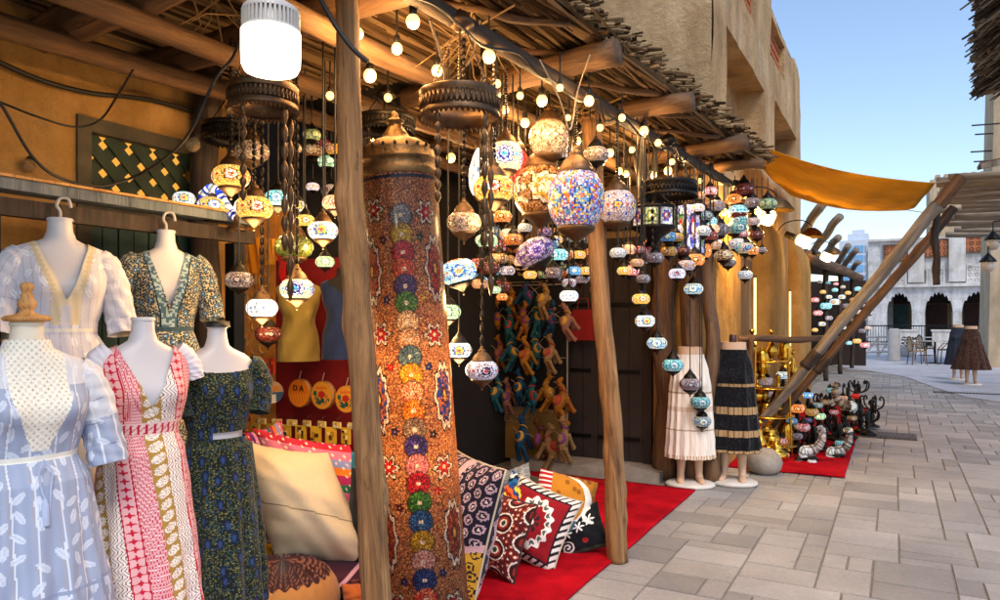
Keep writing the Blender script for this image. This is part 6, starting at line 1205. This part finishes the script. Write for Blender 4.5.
rows = [(511, 302, 'orange', 0), (527, 296, 'blue', 0), (543, 300, 'tan', 0), (496, 318, 'gold', 0), (509, 326, 'teal', 1), (524, 321, 'orange', 0), (537, 318, 'teal', 0), (551, 320, 'blue', 0), (566, 322, 'pink', 0), (499, 354, 'orange', 0), (512, 353, 'teal', 0), (525, 356, 'gold', 1), (536, 350, 'teal', 0), (549, 354, 'tan', 1), (496, 393, 'teal', 0), (507, 397, 'pink', 0), (519, 388, 'blue', 0), (532, 396, 'teal', 1), (548, 393, 'gold', 0), (560, 402, 'orange', 1), (521, 438, 'blue', 0), (540, 440, 'brown', 0), (551, 448, 'tan', 1), (563, 440, 'tan', 0)]
rn = ['top row', 'second row', 'third row', 'fourth row', 'bottom row']; cnt = {}
for i, (u, v, c, sad) in enumerate(rows):
    row = 0 if i < 3 else 1 if i < 9 else 2 if i < 14 else 3 if i < 20 else 4; idx = i-[0, 3, 9, 14, 20][row]; od = ['first', 'second', 'third', 'fourth', 'fifth', 'sixth'][idx]
    p = PY(u, v, 6.35-.05*(i % 3)); e = empty('toy_camel', p, face_cam(p)+random.choice([.7, 1.1, 2.0, 2.5]), '%s plush camel%s, %s from left, %s of the rack' % (c, ' with red saddle' if sad else '', od, rn[row]), 'toy camel', 'plush camels hanging on the rack')
    e.rotation_euler[1] = random.uniform(-1.2, -.9); s_ = .8 if v < 400 else .95; q = link(CM[c], 'body', None, e); q.scale = (s_,)*3; q = link(EM, 'eye', None, e); q.scale = (s_,)*3
    if True: q = link(SMS[0 if sad else 1+i % 2], 'saddle', None, e); q.scale = (s_,)*3
    wire('string', [(0, 0, .08*s_), (.01, 0, .14), (0, 0, .2)], .003, M['cord_pale'], e)
rk = empty('toy_rack', PY(530, 465, 6.55), 0, 'dark display rack with white wire grid and yellow brown board behind the plush camels', 'rack'); z0 = rk.location.z; rk.location.z = 0
xa, xb = PY(492, 400, 6.5).x-rk.location.x, PY(566, 400, 6.5).x-rk.location.x; zt = PY(530, 285, 6.5).z
MB().box(((xa+xb)/2, .02, zt/2+.3), (xb-xa, .03, zt-.4)).build('back_board', M['dark_wall'], rk); MB().box(((xa+xb)/2, -.01, .3), (xb-xa, .03, .52)).build('lower_board', M['yellow_board'], rk)
mb = MB()
for k in range(8): x = xa+(xb-xa)*.6*k/8+.02; mb.tube([(x, -.04, .42), (x, -.04, .62)], .003, 5)
for k in range(5): mb.tube([(xa, -.04, .42+.05*k), (xa+(xb-xa)*.6, -.04, .42+.05*k)], .003, 5)
mb.tube([(xb, -.02, .1), (xb, -.02, zt)], .008, 6).tube([(xa, -.02, zt), (xb, -.02, zt)], .008, 6)
for k in range(4): z = PY(530, [300, 340, 375, 428][k]-8, 6.5).z; mb.tube([(xa, -.05, z+.1), (xb, -.05, z+.1)], .004, 5)
mb.build('wire_grid', M['cord_pale'], rk)
p = PY(493, 470, 6.4); pr = empty('tiled_pillar', (p.x, p.y, 0), 0, 'narrow dark red tiled pillar left of the plush camels', 'pillar'); mb = MB()
for k in range(17): mb.box((0, 0, .05+.1*k), (.09, .09, .094), col=hx('7a1814')); 
mb.build('tile', M['red_tile'], pr); MB().box((0, 0, .85), (.082, .082, 1.7)).build('core', M['pipe_cream'], pr)
bg_ = empty('red_bag', PY(583, 325, 6.6), 0, 'dim dark red cloth bag hanging on the plank door', 'bag'); MB().box((0, 0, 0), (.24, .05, .3), taper=.85).build('bag', M['red_cloth'], bg_); MB().tube([(-.06, 0, .15), (-.05, 0, .26), (.05, 0, .26), (.06, 0, .15)], .006, 6).build('handle', M['red_cloth'], bg_)
# ================================================================== TABLE LAMPS ON THE FAR CARPET + BRASS
def table_lamp(u, v, w, t, sty, lit, lab):
    e = lantern(u, v, w, t, sty, lit, lab, 'flat', base='foot', cap=True, group='table lamps on the narrow red carpet'); r_ = S(w, t)/2; zb = -(r_*1.1); zf = -(e.location.z-.03)
    if zb-zf > .04:
        prof = [(0, zf), (.075, zf), (.07, zf+.012), (.03, zf+.03)]; n_ = max(2, int((zb-zf)/.07))
        for k in range(n_): z0 = zf+.03+(zb-zf-.03)*k/n_; z1 = zf+.03+(zb-zf-.03)*(k+1)/n_; prof += [(.014, z0+.005), (.034, (z0+z1)/2), (.014, z1-.005)]
        MB().lathe(prof+[(.02, zb)], 12).build('stand', M['bronze_dark'], e)
    return e
TL = [(797, 408, 15, 8.0, 'orange', 'L', 'orange and white table lamp left of centre among the brass'), (792, 421, 11, 7.9, 'blue', 'D', 'blue table lamp under the orange and white one'), (803, 427, 14, 7.8, 'redwhite', 'D', 'red and white table lamp in the middle of the cluster'), (781, 441, 13, 7.7, 'redwhite', 'D', 'white and red cylinder table lamp near the brass pots'), (766, 381, 14, 7.9, 'pinkwhite', 'D', 'pink white table lamp left before the brass stand'), (783, 375, 13, 8.1, 'bluegold', 'L', 'bright yellow table lamp high on the brass stand'), (808, 395, 10, 8.5, 'blue', 'L', 'small blue domed table lamp behind the raking poles'), (772, 394, 10, 8.2, 'pinkwhite', 'D', 'tiny pale pink table lamp left of the raking poles'), (765, 405, 10, 8.0, 'redwhite', 'D', 'tiny white and red table lamp by the black skirt'), (793, 396, 9, 8.4, 'purple', 'D', 'tiny violet table lamp under the raking poles'), (820, 416, 11, 8.3, 'green', 'L', 'lime green table lamp right of centre'), (812, 412, 13, 8.1, 'amber', 'D', 'dull golden table lamp right of the orange one'), (834, 412, 9, 8.8, 'redwhite', 'D', 'tiny rose table lamp near the right edge of the cluster'), (840, 443, 10, 7.9, 'turq', 'D', 'small turquoise table lamp at the right front'), (848, 430, 9, 8.3, 'amber', 'L', 'tiny golden table lamp at the right rim of the carpet'), (826, 402, 11, 8.9, 'browny', 'O', 'brown table lamp behind the lime green one'), (797, 436, 12, 7.8, 'grey', 'O', 'grey table lamp right of the cylinder one'), (785, 455, 9, 7.4, 'orange', 'D', 'tiny rust table lamp low at the front left'), (822, 430, 11, 8.0, 'cream', 'D', 'cream table lamp between the two swan neck lamps'), (843, 398, 9, 9.3, 'peach', 'D', 'tiny peach table lamp farther back on the carpet')]
TL += [(808, 420, 9, 8.1, 'purple', 'O', 'dark violet table lamp between the orange and lime ones'), (830, 390, 9, 9.4, 'turq', 'D', 'tiny aqua table lamp far back under the raking poles'), (852, 418, 10, 8.7, 'browny', 'O', 'dull brown table lamp right of the rose one'), (812, 462, 9, 7.3, 'white', 'D', 'tiny white table lamp at the very front of the carpet'), (798, 462, 10, 7.35, 'darkred', 'O', 'dark maroon table lamp at the very front left'), (845, 408, 9, 9.0, 'green', 'D', 'tiny dull green table lamp beside the brown swan lamp'), (856, 396, 9, 9.8, 'red', 'D', 'plain red table lamp at the back edge of the carpet'), (818, 405, 10, 8.7, 'bluegold', 'D', 'yellow and blue table lamp behind the lime green one')]
for q in TL: table_lamp(*q)
def swan(u, v, t, flip, c, lab, s=1.0):
    p = P(u, v, t); e = empty('swan_neck_lamp', p, face_cam(p)+.2, lab, 'lamp', 'swan neck mosaic lamps on the narrow red carpet'); rg = random.Random(int(u)); mb = MB(); pts = [Vector(q)*s for q in ((0, 0, 0), (.05*flip, 0, .015), (.11*flip, 0, .05), (.15*flip, 0, .12), (.16*flip, .0, .2), (.13*flip, 0, .27))]; rad = [.07, .06, .045, .04, .036, .03]
    for i in range(len(pts)-1):
        for k in range(5): mb.tube([pts[i].lerp(pts[i+1], k/5), pts[i].lerp(pts[i+1], (k+1)/5)], [(rad[i]+(rad[i+1]-rad[i])*k/5)*s, (rad[i]+(rad[i+1]-rad[i])*(k+1)/5)*s], 14, col=hx(rg.choice(c.split())), caps=False)
    mb.build('mosaic_neck', M['mosaic_off'], e, colors=True); G = MB(); G.ell((-.02*flip*s, -.02*s, 0), (.055*s, .05*s, .07*s), 18, col=hx('dfe8e4')); G.build('mosaic_head', M['mosaic_dim'], e, colors=True)
    MB().lathe([(.0, -p.z+.03), (.09, -p.z+.03), (.08, -p.z+.05), (.03, -p.z+.07), (.02, -.12), (.05, -.07), (.06, -.05)], 18, c=(.03*flip, 0, 0)).build('foot', M['black_metal'], e)
swan(806, 452, 7.4, 1, 'd0c8c0 a89c94 e0d8d0 8a8078', 'front swan neck lamp with pale round head facing the street'); swan(833, 453, 7.6, 1, '8a8078 a8a098 504840 d0d0c8', 'second swan neck lamp with grey scaly neck at the front right'); swan(850, 407, 8.9, -1, '8a6a50 a08468 c8b090 6a4c38', 'brown swan neck lamp lying near the right edge of the cluster', 1.1)
rg = random.Random(77)
for i, (u, v, t, h, lab) in enumerate(((861, 405, 9.2, .34, 'tallest curling black candelabrum among the far lamps'), (872, 400, 9.6, .3, 'curling black candelabrum with hooked tip at the right'), (848, 388, 10.5, .34, 'curling black candelabrum behind the brown swan lamp'), (836, 420, 8.6, .26, 'black scroll candelabrum in the middle of the cluster'), (858, 384, 11, .3, 'black scroll candelabrum farthest back on the carpet'), (815, 440, 7.9, .24, 'black scroll candelabrum between the swan neck lamps'), (840, 432, 8.1, .22, 'short black scroll candelabrum at the right front'), (826, 398, 9.4, .3, 'black scroll candelabrum beneath the raking poles'), (868, 412, 9.0, .26, 'short curling black candelabrum nearest the carpet edge'))):
    p = P(u, v, t); e = empty('candelabrum', (p.x, p.y, .03), rg.uniform(0, 3), lab, 'candelabrum', 'curling black candelabra on the narrow red carpet'); zz = max(p.z-.03, .25)
    MB().lathe([(0, 0), (.1, 0), (.09, .02), (.04, .04), (.025, .08), (.04, .14), (.02, .2), (.03, zz), (.0, zz+.02)], 14).build('stem', M['black_metal'], e)
    for k in range(5):
        a = 2*PI*k/5+rg.random(); q = [(math.cos(a)*r_*h, math.sin(a)*r_*h, zz-.1+z_*h) for r_, z_ in ((0, -.1), (.25, -.05), (.45, .1), (.5, .35), (.4, .5), (.32, .42), (.36, .34))]; wire('arm', q, .011, M['black_metal'], e, n=7, sub=4)
BR = [(752, 352, 8.0, 'a'), (762, 368, 7.9, 'b'), (771, 352, 8.2, 'a'), (785, 358, 8.3, 'b'), (757, 392, 7.8, 'c'), (778, 398, 7.9, 'a'), (766, 420, 7.7, 'b'), (788, 425, 8.0, 'c'), (760, 445, 7.5, 'a'), (776, 452, 7.4, 'c'), (793, 372, 8.5, 'a'), (747, 372, 7.8, 'c'), (786, 440, 7.8, 'b'), (770, 436, 7.7, 'c')]
blab = ['slender brass ewer at the top left of the brass stand', 'ribbed brass vase under the top left ewer', 'slender brass ewer at the top middle of the brass stand', 'ribbed brass vase near the raking poles', 'squat brass pot right of the black skirt waist', 'slender brass ewer in the middle of the brass stand', 'ribbed brass vase right of the lower black skirt', 'squat brass pot behind the orange table lamp', 'slender brass ewer low beside the black skirt hem', 'squat shining brass pot by the round stone', 'slender brass ewer against the raking poles', 'squat brass pot at the left end of the timber rail', 'ribbed brass vase above the small rust lamp', 'squat brass pot left of the white and red cylinder lamp']
BP = {'a': [(0, 0), (.05, 0), (.045, .015), (.02, .03), (.03, .05), (.065, .1), (.07, .13), (.045, .18), (.02, .23), (.015, .3), (.028, .33), (.03, .34), (.0, .37)], 'b': [(0, 0), (.06, 0), (.055, .02), (.03, .04), (.06, .08), (.085, .13), (.06, .17), (.08, .21), (.05, .26), (.055, .29), (.04, .29)], 'c': [(0, 0), (.06, 0), (.09, .03), (.11, .08), (.09, .13), (.05, .15), (.06, .17), (.03, .2), (.01, .22), (.015, .24), (0, .25)]}
for (u, v, t, k), lab in zip(BR, blab):
    p = P(u, v, t); e = empty('brass_vessel', p-Vector((0, 0, .12)), random.uniform(0, 6), lab, 'brass vessel', 'brass vessels on the stand'); s_ = 1.05
    MB().lathe([(r_*s_, z_*s_) for r_, z_ in BP[k]], 20).build('vessel_body', M['brass'], e)
    if k != 'b': wire('handle', [(.04, 0, .2), (.1, 0, .2), (.11, 0, .13), (.06, 0, .07)], .006, M['brass'], e)
    if k == 'a': wire('spout', [(-.05, 0, .1), (-.1, 0, .14), (-.12, 0, .22)], .008, M['brass'], e)
bs = empty('brass_stand', PG(768, 455), 0, 'tall tiered brass stand filled with shining vessels right of the black skirt', 'stand'); bs.location.z = 0
for k, z in enumerate((.12, .42, .72, 1.0)): MB().lathe([(.0, z), (.3-.03*k, z), (.3-.03*k, z+.012), (0, z+.012)], 28).build('tier', M['brass'], bs)
for k in range(3): a = 2*PI*k/3; MB().tube([(.24*math.cos(a), .24*math.sin(a), 0), (.2*math.cos(a), .2*math.sin(a), 1.15)], .012, 8).build('pole', M['brass'], bs)
# ================================================================== far lanterns (second shop)
rg = random.Random(3); styl = ['white', 'turq', 'amber', 'redwhite', 'pale', 'cream', 'grey', 'whitemulti']
FL = [(815, 300, 7), (823, 292, 5), (829, 297, 5), (835, 290, 5), (818, 313, 8), (826, 306, 10), (835, 302, 9), (842, 297, 6), (848, 293, 5), (853, 300, 6), (846, 306, 7), (858, 289, 6), (863, 299, 5), (866, 306, 5), (858, 312, 6), (864, 319, 6), (870, 313, 5), (856, 324, 6), (849, 319, 6), (850, 330, 7), (842, 327, 7), (862, 331, 6), (868, 328, 5), (873, 303, 5), (829, 318, 6), (822, 324, 6), (833, 328, 5), (815, 330, 5), (820, 282, 4), (828, 283, 4), (836, 284, 4), (843, 287, 4), (865, 345, 8), (857, 341, 7), (849, 343, 5), (842, 338, 5)]
big = {5: ('turq', 'wide turquoise lantern in the far shop'), 4: ('redwhite', 'pink and white lantern in the far shop'), 32: ('redwhite', 'dark pink lantern lowest at the right of the far shop'), 33: ('amber', 'white and gold lantern low in the far shop')}
for i, (u, v, w) in enumerate(FL):
    sty, lab = big.get(i, (rg.choice(styl), None)); lantern(u, v, w+1, 15.5+(u-812)*.08, sty, 'L' if rg.random() < .7 else 'D', lab or 'tiny glowing lantern in the crowd under the far canopy', 'flat', top=None, group='tiny lanterns under the far canopy', cap=i in big, parts=True)
# ================================================================== cafe furniture
def cafe_chair(p, rz, lab):
    e = empty('cafe_chair', p, rz, lab, 'chair', 'rattan cafe chairs on the plaza'); MB().box((0, 0, .45), (.44, .42, .04)).build('seat', M['rattan'], e); mb = MB()
    pts = [Vector((-.21+.42*k/12, .2+.03*math.sin(PI*k/12), .47+.45*math.sin(PI*k/12)**.5)) for k in range(13)]; mb.tube(pts, .018, 6).build('back_frame', M['wood_rail'], e)
    m2 = MB(); 
    for k in range(-4, 5): m2.tube([(.04*k, .205, .48), (.04*k, .225, .48+.43*math.sqrt(max(0, 1-(k/5.2)**2)))], .010, 5)
    for k in range(5): m2.tube([(-.18, .212, .52+.08*k), (.18, .212, .52+.08*k)], .007, 5)
    m2.build('backrest', M['mud_far'], e)
    for sx in (-1, 1):
        for sy in (-1, 1): MB().tube([(sx*.19, sy*.18, .44), (sx*.22, sy*.22, 0)], .016, 6).build('leg', M['wood_rail'], e)
    for s in (-1, 1): MB().tube([(s*.21, .2, .66), (s*.24, 0, .68), (s*.2, -.19, .46)], .014, 6).build('armrest', M['wood_rail'], e)
def cafe_table(p, lab):
    e = empty('cafe_table', p, 0, lab, 'table', 'small cafe tables on the plaza'); MB().lathe([(0, .74), (.38, .74), (.38, .765), (0, .765)], 28).build('tabletop', M['white_lime'], e); MB().tube([(0, 0, .03), (0, 0, .74)], .03, 8).build('stem', M['black_metal'], e); mb = MB()
    for k in range(4): mb.box((.15, 0, .02), (.3, .06, .04), M=Matrix.Rotation(PI/2*k+.4, 4, 'Z'))
    mb.build('foot', M['black_metal'], e)
for u, v, rz, lab in ((917, 365, 1.9, 'pale rattan chair left of the cafe table, nearer one'), (925, 361, 2.2, 'pale rattan chair left of the cafe table, farther one'), (946, 363, -1.9, 'pale rattan chair right of the cafe table beside the skirts'), (985, 361, 2.6, 'rattan chair left of a pair at the right edge of the plaza'), (997, 363, -2.9, 'dark framed rattan chair at the far right edge'), (1006, 360, -2.4, 'rattan chair cut off by the right edge')): cafe_chair(PG(u, v), rz, lab)
cafe_table(PG(935, 364), 'pale round cafe table between the rattan chairs'); cafe_table(PG(991, 364), 'pale round cafe table at the right edge by the chairs'); cafe_table(PG(926, 356), 'pale round cafe table farther back near the railing')
for (u, v, lab) in ((908, 351, 'small white planter with a low grey bush left of the cafe chairs'),):
    p = PG(u, v+6); e = empty('planter', p, 0, lab, 'planter'); MB().lathe([(0, 0), (.25, 0), (.32, .4), (.28, .4), (.26, .36), (0, .36)], 16).build('pot', M['white_lime'], e); mb = MB(); 
    for k in range(140): a = rg.uniform(0, 6.3); r_ = rg.uniform(0, .3); z = rg.uniform(.38, .75); mb.add([(r_*math.cos(a), r_*math.sin(a), z), (r_*math.cos(a)+.06, r_*math.sin(a)+rg.uniform(-.04, .04), z+.03), (r_*math.cos(a)+rg.uniform(-.03, .03), r_*math.sin(a)+.05, z+.06)], [(0, 1, 2)])
    mb.build('foliage', solid('leaf_dark', '2a3020', .8), e)
EXPO=0.93
# ================================================================== camera, light, sky
cam = bpy.data.cameras.new('camera'); co = bpy.data.objects.new('camera', cam); COL.objects.link(co); scene.camera = co
co.location = (0, 0, CH); co.rotation_euler = (PI/2, 0, YAW); cam.sensor_width = 36; cam.lens = 36*FPX/1000; cam.shift_y = 20/1000; cam.clip_end = 2000; cam.clip_start = .05
w = bpy.data.worlds.new('World'); scene.world = w; w.use_nodes = True; nt = w.node_tree; bg = nt.nodes['Background']
sk = nt.nodes.new('ShaderNodeTexSky'); sk.sky_type = 'NISHITA'; sk.sun_disc = False; SE, SA = R(52), R(136)
sk.sun_elevation = SE; sk.sun_rotation = SA; sk.air_density = 1.0; sk.dust_density = 1.0; sk.ozone_density = 1.0; nt.links.new(sk.outputs[0], bg.inputs[0]); bg.inputs[1].default_value = .13
sl = bpy.data.lights.new('sun', 'SUN'); sl.energy = 1.1; sl.angle = R(20); sl.color = (1, .95, .89); so = bpy.data.objects.new('sun', sl); COL.objects.link(so)
sd = Vector((math.sin(SA)*math.cos(SE), math.cos(SA)*math.cos(SE), math.sin(SE))); so.rotation_euler = sd.to_track_quat('Z', 'Y').to_euler()
vs = scene.view_settings; scene.display_settings.display_device = 'sRGB'; vs.view_transform = 'Standard'; vs.look = 'None'; vs.gamma = 1; vs.use_curve_mapping = False; vs.exposure = EXPO
